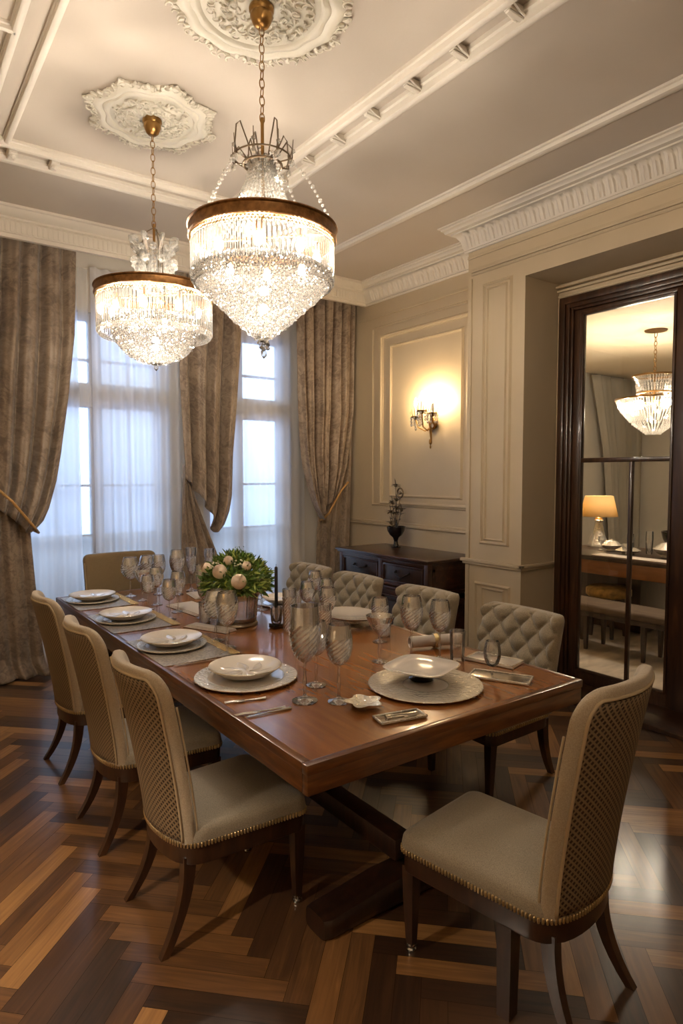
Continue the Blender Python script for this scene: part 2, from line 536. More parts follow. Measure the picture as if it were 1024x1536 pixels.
def mat_floor():
    m, nt, out = new_mat('oak_parquet')
    b = N(nt, 'ShaderNodeBsdfPrincipled'); nt.links.new(b.outputs[0], out.inputs[0])
    tc = N(nt, 'ShaderNodeTexCoord')
    at = N(nt, 'ShaderNodeAttribute', attribute_name='plank')
    mp = N(nt, 'ShaderNodeMapping'); mp.inputs['Scale'].default_value = (2.2, 34, 1)
    nt.links.new(tc.outputs['UV'], mp.inputs[0])
    nz = N(nt, 'ShaderNodeTexNoise'); nz.inputs['Scale'].default_value = 1.6; nz.inputs['Detail'].default_value = 6; nz.inputs['Distortion'].default_value = 0.8
    nt.links.new(mp.outputs[0], nz.inputs[0])
    a = N(nt, 'ShaderNodeMath', operation='MULTIPLY_ADD'); a.inputs[1].default_value = 0.55
    nt.links.new(nz.outputs[0], a.inputs[0])
    nt.links.new(at.outputs['Fac'], a.inputs[2])
    s = N(nt, 'ShaderNodeMath', operation='SUBTRACT'); s.inputs[1].default_value = 0.27
    nt.links.new(a.outputs[0], s.inputs[0])
    cr = N(nt, 'ShaderNodeValToRGB'); e = cr.color_ramp.elements
    e[0].position = 0.0; e[0].color = rgb(46, 31, 21)
    e[1].position = 1.0; e[1].color = rgb(178, 132, 80)
    x = e.new(0.35); x.color = rgb(80, 54, 34)
    x = e.new(0.68); x.color = rgb(126, 88, 52)
    nt.links.new(s.outputs[0], cr.inputs[0]); nt.links.new(cr.outputs[0], b.inputs['Base Color'])
    b.inputs['Roughness'].default_value = 0.34
    b.inputs['Coat Weight'].default_value = 0.35; b.inputs['Coat Roughness'].default_value = 0.16
    bp = N(nt, 'ShaderNodeBump'); bp.inputs['Strength'].default_value = 0.12; bp.inputs['Distance'].default_value = 0.002
    nt.links.new(nz.outputs[0], bp.inputs['Height']); nt.links.new(bp.outputs[0], b.inputs['Normal'])
    return m
M['floor'] = mat_floor()
M['gap'] = principled('floor_joint', rgb(26, 16, 10), 0.8)

def mat_shade():
    m, nt, out = new_mat('lamp_shade_cloth')
    tl = N(nt, 'ShaderNodeBsdfTranslucent'); tl.inputs[0].default_value = rgb(240, 214, 160)
    df = N(nt, 'ShaderNodeBsdfDiffuse'); df.inputs[0].default_value = rgb(236, 214, 168)
    mx = N(nt, 'ShaderNodeMixShader'); mx.inputs[0].default_value = 0.45
    nt.links.new(tl.outputs[0], mx.inputs[1]); nt.links.new(df.outputs[0], mx.inputs[2]); nt.links.new(mx.outputs[0], out.inputs[0])
    return m
M['shade'] = mat_shade()
# ------------------------------------------------------------------ room dimensions
X_P, X_D, X_R = 4.105, 4.53, 4.475      # pilaster face, door plane, recessed wall
Y_NA, Y_NB, Y_P = 1.86, 3.26, 3.85       # niche sides, pilaster far side
Y_W, Y_PEL = 6.10, 5.71                 # window wall, pelmet
Z_C, Z_CB, Z_N = 3.768, 3.55, 3.226     # ceiling, cornice foot, niche soffit
X_L, Y_F = -1.1, -1.3

# floor: herringbone planks
def build_floor():
    w, n = 0.0877, 6
    s = sqrt(0.5)
    bm = bmesh.new()
    uv = bm.loops.layers.uv.new('UVMap')
    at = bm.faces.layers.float.new('plank')
    rnd = random.Random(3)
    ox, oy = 0.33, 0.046
    def W(i, j):
        return Vector(((i - j) * w * s + ox, (i + j) * w * s + oy, 0))
    def plank(i, j, di, dj, horiz):
        g = 0.008
        c = W(i + di / 2, j + dj / 2)
        if not (X_L - 0.1 < c.x < X_R + 0.1 and Y_F - 0.1 < c.y < Y_W + 0.2): return
        pts = [(i + g, j + g), (i + di - g, j + g), (i + di - g, j + dj - g), (i + g, j + dj - g)]
        f = bm.faces.new([bm.verts.new(W(a, b)) for a, b in pts])
        L = n * w
        q = [(0, 0), (L, 0), (L, w), (0, w)] if horiz else [(0, 0), (0, w), (L, w), (L, 0)]
        du, dv = rnd.random() * 50, rnd.random() * 50
        for l, (a, b) in zip(f.loops, q):
            l[uv].uv = (a + du, b + dv)
        f[at] = min(1, max(0, rnd.choice((0.12, 0.25, 0.4, 0.5, 0.62, 0.8)) + rnd.uniform(-0.1, 0.1)))
    for i in range(-70, 130):
        for j in range(-70, 130):
            t = (i - j) % (2 * n)
            if t == 0: plank(i, j, n, 1, True)
            elif t == 2 * n - 1: plank(i, j, 1, n, False)
    bmesh.ops.recalc_face_normals(bm, faces=bm.faces[:])
    for f in bm.faces:
        if f.normal.z < 0: f.normal_flip()
    # dark joint bed
    v = [bm.verts.new(p) for p in ((X_L - .1, Y_F - .1, -.0015), (X_R + .05, Y_F - .1, -.0015), (X_R + .05, Y_W + .1, -.0015), (X_L - .1, Y_W + .1, -.0015))]
    bf = bm.faces.new(v); bf.material_index = 1
    me = bpy.data.meshes.new('floor'); bm.to_mesh(me); bm.free()
    me.materials.append(M['floor']); me.materials.append(M['gap'])
    o = bpy.data.objects.new('floor', me); COL.objects.link(o)
    struct(o)
build_floor()

# ceiling
b = MB(); b.bb(X_L - .2, 4.72, Y_F - .2, Y_W + .2, Z_C, Z_C + .12)
struct(b.build('ceiling', M['ceil'], smooth=0))

# walls
b = MB(); b.bb(X_L - .15, X_L, Y_F - .15, Y_W + .15, -.02, Z_C); struct(b.build('wall_left', M['wall'], smooth=0))
b = MB(); b.bb(X_L, 4.72, Y_F - .15, Y_F, -.02, Z_C); struct(b.build('wall_front', M['wall'], smooth=0))
b = MB()
b.bb(X_R, 4.72, Y_P - .02, Y_W + .15, -.02, Z_C)           # recess
b.bb(X_P, 4.72, Y_NB, Y_P, -.02, Z_C)                       # pilaster
b.bb(X_P, 4.72, Y_NA, Y_NB, Z_N, Z_C)                       # lintel
b.bb(X_P, 4.72, Y_F, Y_NA, -.02, Z_C)                       # pier
b.bb(X_D, 4.72, Y_NA, Y_NB, 3.10, Z_N)                      # above door
b.bb(X_D, 4.72, 3.225, Y_NB, -.02, 3.10); b.bb(X_D, 4.72, Y_NA, 1.93, -.02, 3.10)
struct(b.build('wall_right', M['wall'], smooth=0))

# window wall with two tall openings
WIN = [(0.95, 2.30), (2.72, 3.66)]
ZW0, ZW1 = 0.12, 3.16
b = MB()
xs = [X_L, WIN[0][0], WIN[0][1], WIN[1][0], WIN[1][1], X_R + .02]
for a, c in ((0, 1), (2, 3), (4, 5)):
    b.bb(xs[a], xs[c], Y_W, Y_W + .22, -.02, Z_C)
for w in WIN:
    b.bb(w[0], w[1], Y_W, Y_W + .22, ZW1, Z_C); b.bb(w[0], w[1], Y_W, Y_W + .22, -.02, ZW0)
struct(b.build('wall_back', M['plaster'], smooth=0))

# windows
def window(k, x0, x1, mull, zt):
    r = thing('window_%d' % k, None, None, (0, 0, 0)); struct(r)
    f = MB()
    y0, y1 = Y_W + .05, Y_W + .12
    t = .07
    f.bb(x0, x0 + t, y0, y1, ZW0, ZW1, .006); f.bb(x1 - t, x1, y0, y1, ZW0, ZW1, .006)
    f.bb(x0, x1, y0, y1, ZW1 - t, ZW1, .006); f.bb(x0, x1, y0, y1, ZW0, ZW0 + .1, .006)
    f.bb(x0, x1, y0 - .03, y1, zt - .11, zt + .11, .01)
    for m_ in mull:
        f.bb(m_ - .055, m_ + .055, y0 - .015, y1, ZW0, ZW1, .006)
    f.build('window_frame', M['winframe'], r)
    mt = MB()
    cells = [x0 + t] + [v for m_ in mull for v in (m_ - .055, m_ + .055)] + [x1 - t]
    for i in range(0, len(cells), 2):
        a, c = cells[i], cells[i + 1]
        if c - a > .5:
            xm = (a + c) / 2
            mt.bb(xm - .011, xm + .011, y0 + .01, y1 - .01, ZW0, ZW1)
        for z in (1.14, 1.60, 2.74):
            mt.bb(a, c, y0 + .01, y1 - .01, z - .011, z + .011)
    mt.build('muntin', M['winframe'], r)
    p = MB(); p.bb(x0 + t, x1 - t, Y_W + .083, Y_W + .087, ZW0 + .1, ZW1 - t); p.build('pane', M['pane'], r)
    s = MB(); s.bb(x0 - .03, x1 + .03, Y_W - .02, Y_W + .05, ZW0 - .03, ZW0, .006); s.build('window_sill', M['winframe'], r)
window(1, WIN[0][0], WIN[0][1], [1.67], 2.42)
window(2, WIN[1][0], WIN[1][1], [3.11], 2.39)
# balcony parapet outside
b = MB(); b.bb(-1.0, 5.5, Y_W + 1.0, Y_W + 1.15, -.1, 1.0, .01); b.bb(-1.0, 5.5, Y_W + .97, Y_W + 1.18, 1.0, 1.05, .01)
struct(b.build('wall_balcony', M['winframe'], smooth=0))
b = MB(); b.bb(0, 4.6, Y_W + .22, Y_W + 1.0, -.1, .04); struct(b.build('trim_1', M['winframe'], smooth=0))

# ---------------------------------------------------------------- cornices
def leaf_row(mb, p0, p1, nrm, z0, z1, d0, d1, n):
    """acanthus leaves on a raking frieze from p0 to p1 (2D), outward normal nrm"""
    p0, p1 = Vector((p0[0], p0[1], 0)), Vector((p1[0], p1[1], 0)); nv = Vector((nrm[0], nrm[1], 0))
    d = (p1 - p0); L = d.length; d.normalize()
    w = L / n
    for i in range(n):
        c = p0 + d * (w * (i + .5))
        def f(u, v):
            a = (u - .5) * 2
            wid = (.46 - .12 * v ** 3) * w
            bul = (1 - a * a) * .022 * (0.6 + 0.4 * sin(pi * v)) + .004 * cos(a * 9)
            curl = .02 * max(0, v - .75) / .25
            base = d0 + (d1 - d0) * (v ** 1.4)
            return c + d * (a * wid) + nv * (base + bul + curl) + Vector((0, 0, z0 + (z1 - z0) * v - curl * .5 * (1 if v > .9 else 0)))
        mb.grid(f, 6, 6)
PROF = [(0, 0), (.02, 0), (.028, .012), (.02, .022), (.03, .03), (.05, .10), (.085, .145), (.105, .15), (.105, .162), (.14, .165), (.15, .185), (.165, .19), (.165, .205), (.185, .208), (.185, .218), (0, .218)]
def cornice(k, path, normals, rows):
    mb = MB()
    mb.sweep(PROF, [(p[0], p[1], Z_CB) for p in path], plane=normals)
    for (p0, p1, nr, n) in rows:
        leaf_row(mb, p0, p1, nr, Z_CB + .03, Z_CB + .145, .028, .075, n)
    struct(mb.build('trim_%d' % k, M['plaster'], smooth=50))
# right wall: pier+lintel+pilaster face, pilaster return, recess
cornice(2, [(X_P, Y_F), (X_P, Y_P), (X_R, Y_P), (X_R, Y_PEL)],
        [(-1, 0), (-1, 1), (-1, 1), (-1, 0)],
        [((X_P, Y_F + .2), (X_P, Y_P), (-1, 0), 62), ((X_R, Y_P + .12), (X_R, Y_PEL - .12), (-1, 0), 21)])
# frieze bands under the cornice
b = MB()
def hmould(mb, x, y0, y1, z, h=.03, d=.022):
    mb.bb(x - d, x, y0, y1, z - h / 2, z + h / 2, .006)
    mb.bb(x - d * .6, x, y0, y1, z + h / 2, z + h / 2 + .012, .004)
hmould(b, X_P, Y_F, Y_P, 3.50, .016, .016)
hmould(b, X_P, Y_F, Y_P - .04, 3.385, .022, .02); hmould(b, X_P, Y_F, Y_P - .04, 3.355, .012, .012)
hmould(b, X_R, Y_P, Y_PEL + .1, 3.40, .02, .02)
struct(b.build('trim_3', M['wall'], smooth=40))
# pelmet over the windows
b = MB()
PP = [(0, 0), (.02, 0), (.02, .03), (.03, .035), (.03, .125), (.05, .135), (.05, .15), (.1, .165), (.12, .195), (.14, .2), (.14, .218), (-.02, .218), (-.02, 0)]
b.sweep(PP, [(X_L, Y_PEL, Z_CB), (X_R, Y_PEL, Z_CB)], plane=[(0, -1), (0, -1)])
for i in range(110):
    x = .2 + i * .039
    b.box((x, Y_PEL - .032, Z_CB + .08), (.024, .006, .075), None, .002, 1)
struct(b.build('trim_4', M['plaster'], smooth=40))

# ---------------------------------------------------------------- ceiling mouldings
def cbeam(mb, axis, pos, a, c, w, h, prof=True):
    """moulded rib on the ceiling along x or y"""
    P2 = [(-w / 2, 0), (-w / 2, -h * .35), (-w / 2 + w * .15, -h * .45), (-w / 2 + w * .22, -h * .9), (-w / 2 + w * .35, -h), (w / 2 - w * .35, -h), (w / 2 - w * .22, -h * .9), (w / 2 - w * .15, -h * .45), (w / 2, -h * .35), (w / 2, 0)]
    rings = []
    for e in (a, c):
        rings.append([mb.bm.verts.new((pos + q, e, Z_C + z) if axis == 'y' else (e, pos + q, Z_C + z)) for q, z in P2])
    for k in range(len(P2) - 1):
        mb.bm.faces.new([rings[0][k], rings[0][k + 1], rings[1][k + 1], rings[1][k]])
    for r in rings:
        mb.bm.faces.new(r)
b = MB()
YB0, YB1 = 4.52, 4.74
cbeam(b, 'y', .735, Y_F, YB0, .05, .035)
cbeam(b, 'y', .60, Y_F, 4.0, .05, .035)
cbeam(b, 'x', 3.40, X_L, .60, .05, .035)
cbeam(b, 'y', .44, Y_F, 3.40, .035, .03)
# window-side band: two ribs with a sunk channel between
cbeam(b, 'x', YB0 + .02, X_L, 2.27, .06, .05); cbeam(b, 'x', YB1 - .01, X_L, 2.45, .07, .06)
# right-hand band
cbeam(b, 'y', 2.275, Y_F, YB0 + .05, .065, .055); cbeam(b, 'y', 2.43, Y_F, YB1 + .02, .075, .07)
# plain rib near the right wall
cbeam(b, 'y', 3.50, Y_F, Y_PEL - .12, .085, .04)
# brackets in the channel
y = 4.3
for i in range(16):
    yy = 4.30 - i * .335
    b.box((2.355, yy, Z_C - .020), (.10, .042, .040), None, .006, 1)
    b.box((2.362, yy, Z_C - .045), (.105, .030, .012), None, .004, 1)
    for s_ in (-1, 1):
        b.tube([(2.30, yy + s_ * .027, Z_C - .012), (2.36, yy + s_ * .025, Z_C - .036), (2.40, yy + s_ * .023, Z_C - .044)], .006, 6)
for x in (.78, 1.03):
    b.box((x, (YB0 + YB1) / 2 + .01, Z_C - .03), (.05, .11, .05), None, .006, 1)
    b.ico((x, (YB0 + YB1) / 2 - .02, Z_C - .058), .022, 1)
struct(b.build('trim_5', M['plaster'], smooth=40))

# ---------------------------------------------------------------- wall panelling (picture-frame mouldings)
def frame_x(mb, x, y0, y1, z0, z1, w=.035, d=.02):
    """rectangular moulding on a wall facing -x"""
    prof = [(0, 0), (.3, .7), (.45, 1.0), (.7, .9), (.8, .45), (1, .3), (1, 0)]
    rings = []
    for (cy_, cz_, sy, sz) in ((y0, z0, 1, 1), (y1, z0, -1, 1), (y1, z1, -1, -1), (y0, z1, 1, -1)):
        rings.append([mb.bm.verts.new((x - d * q, cy_ + sy * w * p, cz_ + sz * w * p)) for p, q in prof])
    for i in range(4):
        A, B = rings[i], rings[(i + 1) % 4]
        for k in range(len(prof) - 1):
            mb.bm.faces.new([A[k], A[k + 1], B[k + 1], B[k]])
b = MB()
frame_x(b, X_R, 4.02, 5.60, 1.36, 3.30, .03, .016)          # recess outer
frame_x(b, X_R, 4.14, 5.46, 1.37, 3.20, .05, .03)
frame_x(b, X_R, 4.24, 5.30, 1.46, 3.07, .035, .02)
b.bb(X_R - .03, X_R, Y_P, Y_PEL + .3, 1.15, 1.175, .006); b.bb(X_R - .018, X_R, Y_P, Y_PEL + .3, 1.175, 1.20, .006)
frame_x(b, X_R, 4.05, 5.55, .2, .88, .04, .02)
struct(b.build('trim_6', M['wall'], smooth=35))
b = MB()
frame_x(b, X_P, 3.38, 3.69, 1.12, 3.26, .028, .018); frame_x(b, X_P, 3.43, 3.645, 1.155, 3.22, .02, .014)
frame_x(b, X_P, 3.36, 3.74, .14, .80, .028, .018); frame_x(b, X_P, 3.42, 3.66, .2, .765, .022, .016)
b.bb(X_P - .012, X_P, Y_P - .05, Y_P - .03, .12, 3.33, .004)
# chair rail round the pilaster
for (z, h, d) in ((.975, .028, .034), (.95, .022, .02)):
    b.bb(X_P - d, X_P, Y_NB - d, Y_P + d, z - h / 2, z + h / 2, .007)
    b.bb(X_P - d, X_D - .01, Y_NB - d, Y_NB, z - h / 2, z + h / 2, .007)
b.bb(X_P - .016, X_P, Y_NB - .016, Y_P, 0, .13, .004); b.bb(X_P, X_D, Y_NB - .016, Y_NB, 0, .13, .004)
struct(b.build('trim_7', M['wall'], smooth=35))
# casing round the door inside the niche
b = MB()
for (z, h, d) in ((3.195, .02, .05), (3.165, .018, .032), (3.125, .02, .016)):
    b.bb(X_D - d, X_D, Y_NA, Y_NB, z - h / 2, z + h / 2, .005)
b.bb(X_D - .018, X_D, 3.232, 3.257, 0, 3.11, .004)
struct(b.build('trim_8', M['wall'], smooth=35))
b = MB(); b.bb(X_R - .02, X_R, Y_P, Y_W, 0, .16, .006); b.bb(X_P - .02, X_P, Y_F, Y_NA, 0, .14, .006)
struct(b.build('baseboard_right', M['wall'], smooth=35))
b = MB(); b.bb(X_L, X_R, Y_W - .02, Y_W, 0, .12, .006); struct(b.build('baseboard_back', M['plaster'], smooth=35))

# ---------------------------------------------------------------- glazed door in the niche
door = thing('door_1', 'dark wooden glazed door in the panelled niche, one tall pane above two narrow ones', 'door'); struct(door)
DY0, DY1, DZ = 1.93, 3.225, 3.10
f = MB()
def doorcase(mb, w0, w1, x0, x1, ztop):
    mb.bb(x0, x1, DY1 - w1, DY1 - w0, 0, ztop - w0, .006)
    mb.bb(x0, x1, DY0 + w0, DY0 + w1, 0, ztop - w0, .006)
    mb.bb(x0, x1, DY0 + w1 - .003, DY1 - w1 + .003, ztop - w1, ztop - w0, .006)
doorcase(f, 0, .055, X_D - .05, X_D + .12, DZ)
doorcase(f, .05, .085, X_D - .03, X_D + .12, DZ)
doorcase(f, .08, .105, X_D - .01, X_D + .12, DZ)
f.build('door_frame', M['doorwood'], door)
lf = MB()
LY0, LY1, GZ0, GZ1 = 2.035, 3.118, .125, 2.965
lf.bb(X_D + .005, X_D + .06, 3.045, LY1, .02, DZ - .107, .008); lf.bb(X_D + .005, X_D + .06, LY0, 2.315, .02, DZ - .107, .008)
lf.bb(X_D + .005, X_D + .06, 2.31, 3.05, GZ1 - .005, DZ - .107, .006); lf.bb(X_D + .005, X_D + .06, 2.31, 3.05, .02, GZ0, .008)
# glazing bead
for (a, c, e, g) in ((3.03, 3.05, GZ0, GZ1), (2.31, 2.33, GZ0, GZ1)):
    lf.bb(X_D - .004, X_D + .04, a, c, e, g, .005)
lf.bb(X_D - .004, X_D + .04, 2.31, 3.05, GZ1 - .022, GZ1, .005); lf.bb(X_D - .004, X_D + .04, 2.31, 3.05, GZ0, GZ0 + .02, .005)
lf.build('door_leaf', M['doorwood'], door)
mt = MB(); mt.bb(X_D + .0, X_D + .045, 2.32, 3.04, 1.795, 1.83, .006); mt.bb(X_D + .004, X_D + .042, 2.606, 2.632, GZ0, 1.80, .006)
mt.build('muntin', M['doorwood'], door)
g = MB(); g.bb(X_D + .022, X_D + .026, 2.32, 3.04, GZ0 + .01, GZ1 - .01); g.build('glass', M['pane'], door)
th = MB(); th.bb(X_P + .02, X_D + .1, Y_NA + .01, Y_NB - .02, 0, .035, .008); th.build('threshold', M['doorwood'], door)

# ---------------------------------------------------------------- the room beyond the door
AX0, AX1, AY0, AY1, AZ = 4.72, 9.3, -.2, 5.28, 3.10
b = MB(); b.bb(4.6, AX1 + .1, AY0, AY1 + .1, -.05, .004); struct(b.build('floor_beyond', M['stone'], smooth=0))
b = MB(); b.bb(AX0, AX1 + .1, AY0, AY1 + .1, AZ, AZ + .1); struct(b.build('ceiling_beyond', principled('other_room_ceiling', rgb(214, 196, 166), .8), smooth=0))
b = MB(); b.bb(AX0, AX1 + .1, AY1, AY1 + .1, 0, AZ); b.bb(AX1, AX1 + .1, AY0, AY1, 0, AZ); b.bb(AX0, AX1, AY0 - .1, AY0, 0, AZ)
struct(b.build('wall_beyond', M['greywall'], smooth=0))
# ------------------------------------------------------------------ drapes
def interp(tab, z):
    """tab [(z,x)] descending z, smooth interpolation"""
    if z >= tab[0][0]: return tab[0][1]
    for (za, xa), (zb, xb) in zip(tab[:-1], tab[1:]):
        if zb <= z <= za:
            t = (za - z) / (za - zb)
            return xa + (xb - xa) * t
    return tab[-1][1]

def folds(u, n, ph):
    a = 2 * pi * n * u + ph
    return 0.62 * cos(a) + 0.22 * cos(2.0 * a + 1.1 * sin(3 * u + ph)) + 0.26 * cos(0.47 * a + 2 * ph)

def cloth(mb, left, right, ztop, zbot, y0, n, amp, ph, nu=170, nv=70, yoff=None, uscale=1.8):
    def f(u, v):
        zt = ztop(u) if callable(ztop) else ztop
        zb = zbot(u) if callable(zbot) else zbot
        z = zt + (zb - zt) * v
        xl, xr = interp(left, z), interp(right, z)
        uu = u + .012 * sin(5 * v + 9 * u)
        x = xl + (xr - xl) * u
        A = amp(z) if callable(amp) else amp
        yy = y0 + A * folds(uu, n, ph + .5 * sin(1.7 * v)) * min(1, 8 * u + .25, 8 * (1 - u) + .25)
        if yoff: yy += yoff(u, z)
        return Vector((x, yy, z))
    mb.grid(f, nu, nv, uvscale=(uscale, 3.6))

def solid(o, t):
    m = o.modifiers.new('thickness', 'SOLIDIFY'); m.thickness = t; m.offset = 0
    return o

ZT = 3.66
def drape(label, loc_x, upper, tail, tie):
    r = thing('curtain', label, 'curtain', (0, 0, 0), 0, 'damask curtains at the tall windows')
    r.location = (loc_x, 5.87, 0)
    off = Vector((-loc_x, -5.87, 0))
    a = MB(); upper(a)
    o = a.build('drape', M['drape'], r, 180, tuple(off), norm=False); solid(o, .006)
    t = MB(); tail(t)
    o = t.build('drape_tail', M['drape'], r, 180, tuple(off), norm=False); solid(o, .006)
    if tie:
        c = MB(); c.tube(tie, .011, 8); c.build('tieback', M['cord'], r, 180, tuple(off))
    return r

# left drape
def up(mb):
    L = [(ZT, .28), (0, .28)]
    Rr = [(ZT, 1.46), (2.9, 1.43), (2.34, 1.365), (1.9, 1.30), (1.65, 1.25), (1.42, 1.18), (1.3, 1.125), (1.2, 1.06)]
    zb = lambda u: 1.62 - .40 * min(1, u / .92) ** 1.5 + (.10 * ((u - .92) / .08) ** 2 if u > .92 else 0)
    cloth(mb, L, Rr, ZT, zb, 5.86, 7.5, lambda z: .062 + .012 * (ZT - z), .4, yoff=lambda u, z: -.07 * max(0, min(1, (1.95 - z) / .6)) )
def tl(mb):
    L = [(1.75, .30), (1.3, .34), (0, .24)]
    Rr = [(1.75, 1.02), (1.3, 1.04), (1.2, 1.045), (.8, 1.07), (.4, 1.10), (.1, 1.13), (0.02, 1.17)]
    cloth(mb, L, Rr, 1.75, .015, 5.87, 5.2, lambda z: .045 + (.02 if z < .3 else 0), 2.0, nu=140, yoff=lambda u, z: -.10 * max(0, .16 - z) / .16)
drape('wide damask curtain at the left edge, held by a gold cord', .8, up, tl,
      [(.30, 5.66, 1.92), (.55, 5.64, 1.78), (.75, 5.64, 1.62), (.88, 5.655, 1.49), (.98, 5.68, 1.36), (1.05, 5.72, 1.27), (1.095, 5.80, 1.22), (1.08, 5.9, 1.23), (1.0, 5.97, 1.28)])

# middle drape
def up(mb):
    L = [(ZT, 2.34), (2.6, 2.36), (1.8, 2.40), (1.0, 2.37)]
    Rr = [(ZT, 3.03), (3.0, 3.0), (2.4, 2.95), (1.8, 2.895), (1.5, 2.87), (1.35, 2.835), (1.22, 2.78), (1.12, 2.72)]
    zb = lambda u: 1.66 - .52 * min(1, u / .82) ** 1.15 + (.07 * ((u - .82) / .18) ** 2 if u > .82 else 0)
    cloth(mb, L, Rr, ZT, zb, 5.85, 3.6, lambda z: .066 + .008 * (ZT - z), 1.3, nu=130, yoff=lambda u, z: -.06 * max(0, min(1, (1.9 - z) / .6)))
def tl(mb):
    L = [(1.8, 2.40), (1.0, 2.365), (0, 2.33)]
    Rr = [(1.8, 2.44), (1.6, 2.475), (1.3, 2.58), (1.1, 2.66), (.92, 2.735), (.6, 2.76), (0, 2.80)]
    cloth(mb, L, Rr, 1.8, .015, 5.88, 3.4, lambda z: .028, .7, nu=100)
drape('damask curtain between the two windows, swagged open to the left', 2.6, up, tl, None)

# right drape
def up(mb):
    L = [(ZT, 3.655), (2.6, 3.665), (2.14, 3.685), (1.8, 3.72), (1.55, 3.77), (1.38, 3.82), (1.25, 3.89), (1.18, 3.96)]
    Rr = [(ZT, 4.43), (2.4, 4.40), (1.8, 4.30), (1.5, 4.17), (1.3, 4.06)]
    zb = lambda u: 1.20 + .30 * u ** 1.3 + (.06 * ((.12 - u) / .12) ** 2 if u < .12 else 0)
    cloth(mb, L, Rr, ZT, zb, 5.85, 6.3, lambda z: .06 + .005 * (ZT - z), .2, nu=150, yoff=lambda u, z: -.07 * max(0, min(1, (1.9 - z) / .6)))
def tl(mb):
    L = [(2.3, 4.24), (1.8, 4.1), (1.5, 4.0), (1.25, 3.95), (1.1, 3.93), (.6, 3.915), (0, 3.89)]
    Rr = [(2.3, 4.42), (0, 4.36)]
    cloth(mb, L, Rr, 2.3, .015, 5.89, 3.6, .032, 2.4, nu=100)
drape('damask curtain in the corner beside the panelled wall, gathered low', 4.1, up, tl,
      [(4.22, 5.70, 1.62), (4.12, 5.70, 1.52), (4.04, 5.70, 1.40), (3.98, 5.72, 1.29), (3.94, 5.77, 1.22), (3.95, 5.86, 1.2)])

# sheers
def sheer(label, x0, x1, y, n, mat, amp, ph, z0=.02):
    mb = MB()
    def f(u, v):
        z = 3.52 + (z0 - 3.52) * v
        return Vector((x0 + (x1 - x0) * u - (x0 + x1) / 2, amp * (.7 * cos(2 * pi * n * u + ph + .25 * sin(2 * v)) + .3 * cos(2 * pi * n * .43 * u + 2)), z))
    mb.grid(f, int(n * 14), 10)
    o = mb.build('sheer_curtain', mat, None, 180, ((x0 + x1) / 2, y, 0), norm=False)
    return tag(o, label, 'sheer curtain', 'white voile sheers over the windows')
sheer('white voile sheer stretched over the window beside the left damask curtain', .9, 1.50, 6.02, 6, M['sheer2'], .018, .3)
sheer('thin strip of voile in front of the bare window panes left of the gathered sheer', 1.51, 1.60, 6.05, 1, M['thin'], .01, .3)
sheer('gathered white voile sheer falling in deep folds left of the middle damask curtain', 1.60, 2.45, 5.975, 8, M['sheer2'], .03, 1.2)
sheer('white voile sheer over the narrow window left of the corner damask curtain', 2.66, 3.86, 6.02, 9, M['sheer'], .02, .8)

# ------------------------------------------------------------------ table
TX0, TX1, TY0, TY1, TZ = 1.10, 2.605, 1.708, 5.25, .76
t = thing('dining_table', 'long polished wooden dining table laid for a formal dinner', 'table', (1.85, 3.48, 0))
def tb(mb, x0, x1, y0, y1, z0, z1, bev=.004, seg=2):
    mb.bb(x0 - 1.85, x1 - 1.85, y0 - 3.48, y1 - 3.48, z0, z1, bev, seg)
b = MB(); tb(b, TX0 + .03, TX1 - .03, TY0 + .03, TY1 - .03, TZ - .03, TZ, .002, 1); b.build('table_top', M['table'], t)
b = MB()
e = .034
for (x0, x1, y0, y1) in ((TX0, TX1, TY0, TY0 + e), (TX0, TX1, TY1 - e, TY1), (TX0, TX0 + e, TY0 + e, TY1 - e), (TX1 - e, TX1, TY0 + e, TY1 - e)):
    tb(b, x0, x1, y0, y1, TZ - .035, TZ + .0015, .004)
b.build('edge_band', M['tableside'], t)
b = MB()
for (x0, x1, y0, y1) in ((TX0 + .004, TX1 - .004, TY0 + .004, TY0 + .04), (TX0 + .004, TX1 - .004, TY1 - .04, TY1 - .004), (TX0 + .004, TX0 + .04, TY0 + .03, TY1 - .03), (TX1 - .04, TX1 - .004, TY0 + .03, TY1 - .03)):
    tb(b, x0, x1, y0, y1, TZ - .105, TZ - .035, .003)
b.build('apron', M['tableside'], t)
for yy in (1.92, 4.85):
    b = MB()
    pts = [1.27, 1.31, 1.40, 1.75, 1.95, 2.30, 2.39, 2.43]
    def f(u, v):
        k = v * (len(pts) - 1); i = min(int(k), len(pts) - 2); x = pts[i] + (pts[i + 1] - pts[i]) * (k - i)
        dx = abs(x - 1.85)
        hh = .115 - .035 * max(0, min(1, (dx - .25) / .28)); rr = .075 if dx < .55 else .075 - .02 * (dx - .55) / .05
        a = 2 * pi * u
        ca, sa = cos(a), sin(a)
        q = (abs(ca) ** 5 + abs(sa) ** 5) ** (-.2)
        return Vector((x - 1.85, yy - 3.48 + rr * q * ca, hh / 2 + hh / 2 * q * sa))
    V = b.grid(f, 24, 28, closeu=True)
    for rw in (V[0], V[-1]):
        b.bm.faces.new(rw)
    b.build('trestle_foot', M['darkwood'], t)
for yy in (3.05, 4.30):
    b = MB()
    b.box((1.71 - 1.85, yy - 3.48, .40), (.12, .14, .54), None, .012)
    b.box((0, yy - 3.48, .62), (.9, .12, .07), None, .01)
    b.build('trestle_post', M['darkwood'], t)
b = MB(); tb(b, 1.66, 1.76, 1.92, 4.85, .13, .22, .01); b.build('stretcher', M['darkwood'], t)

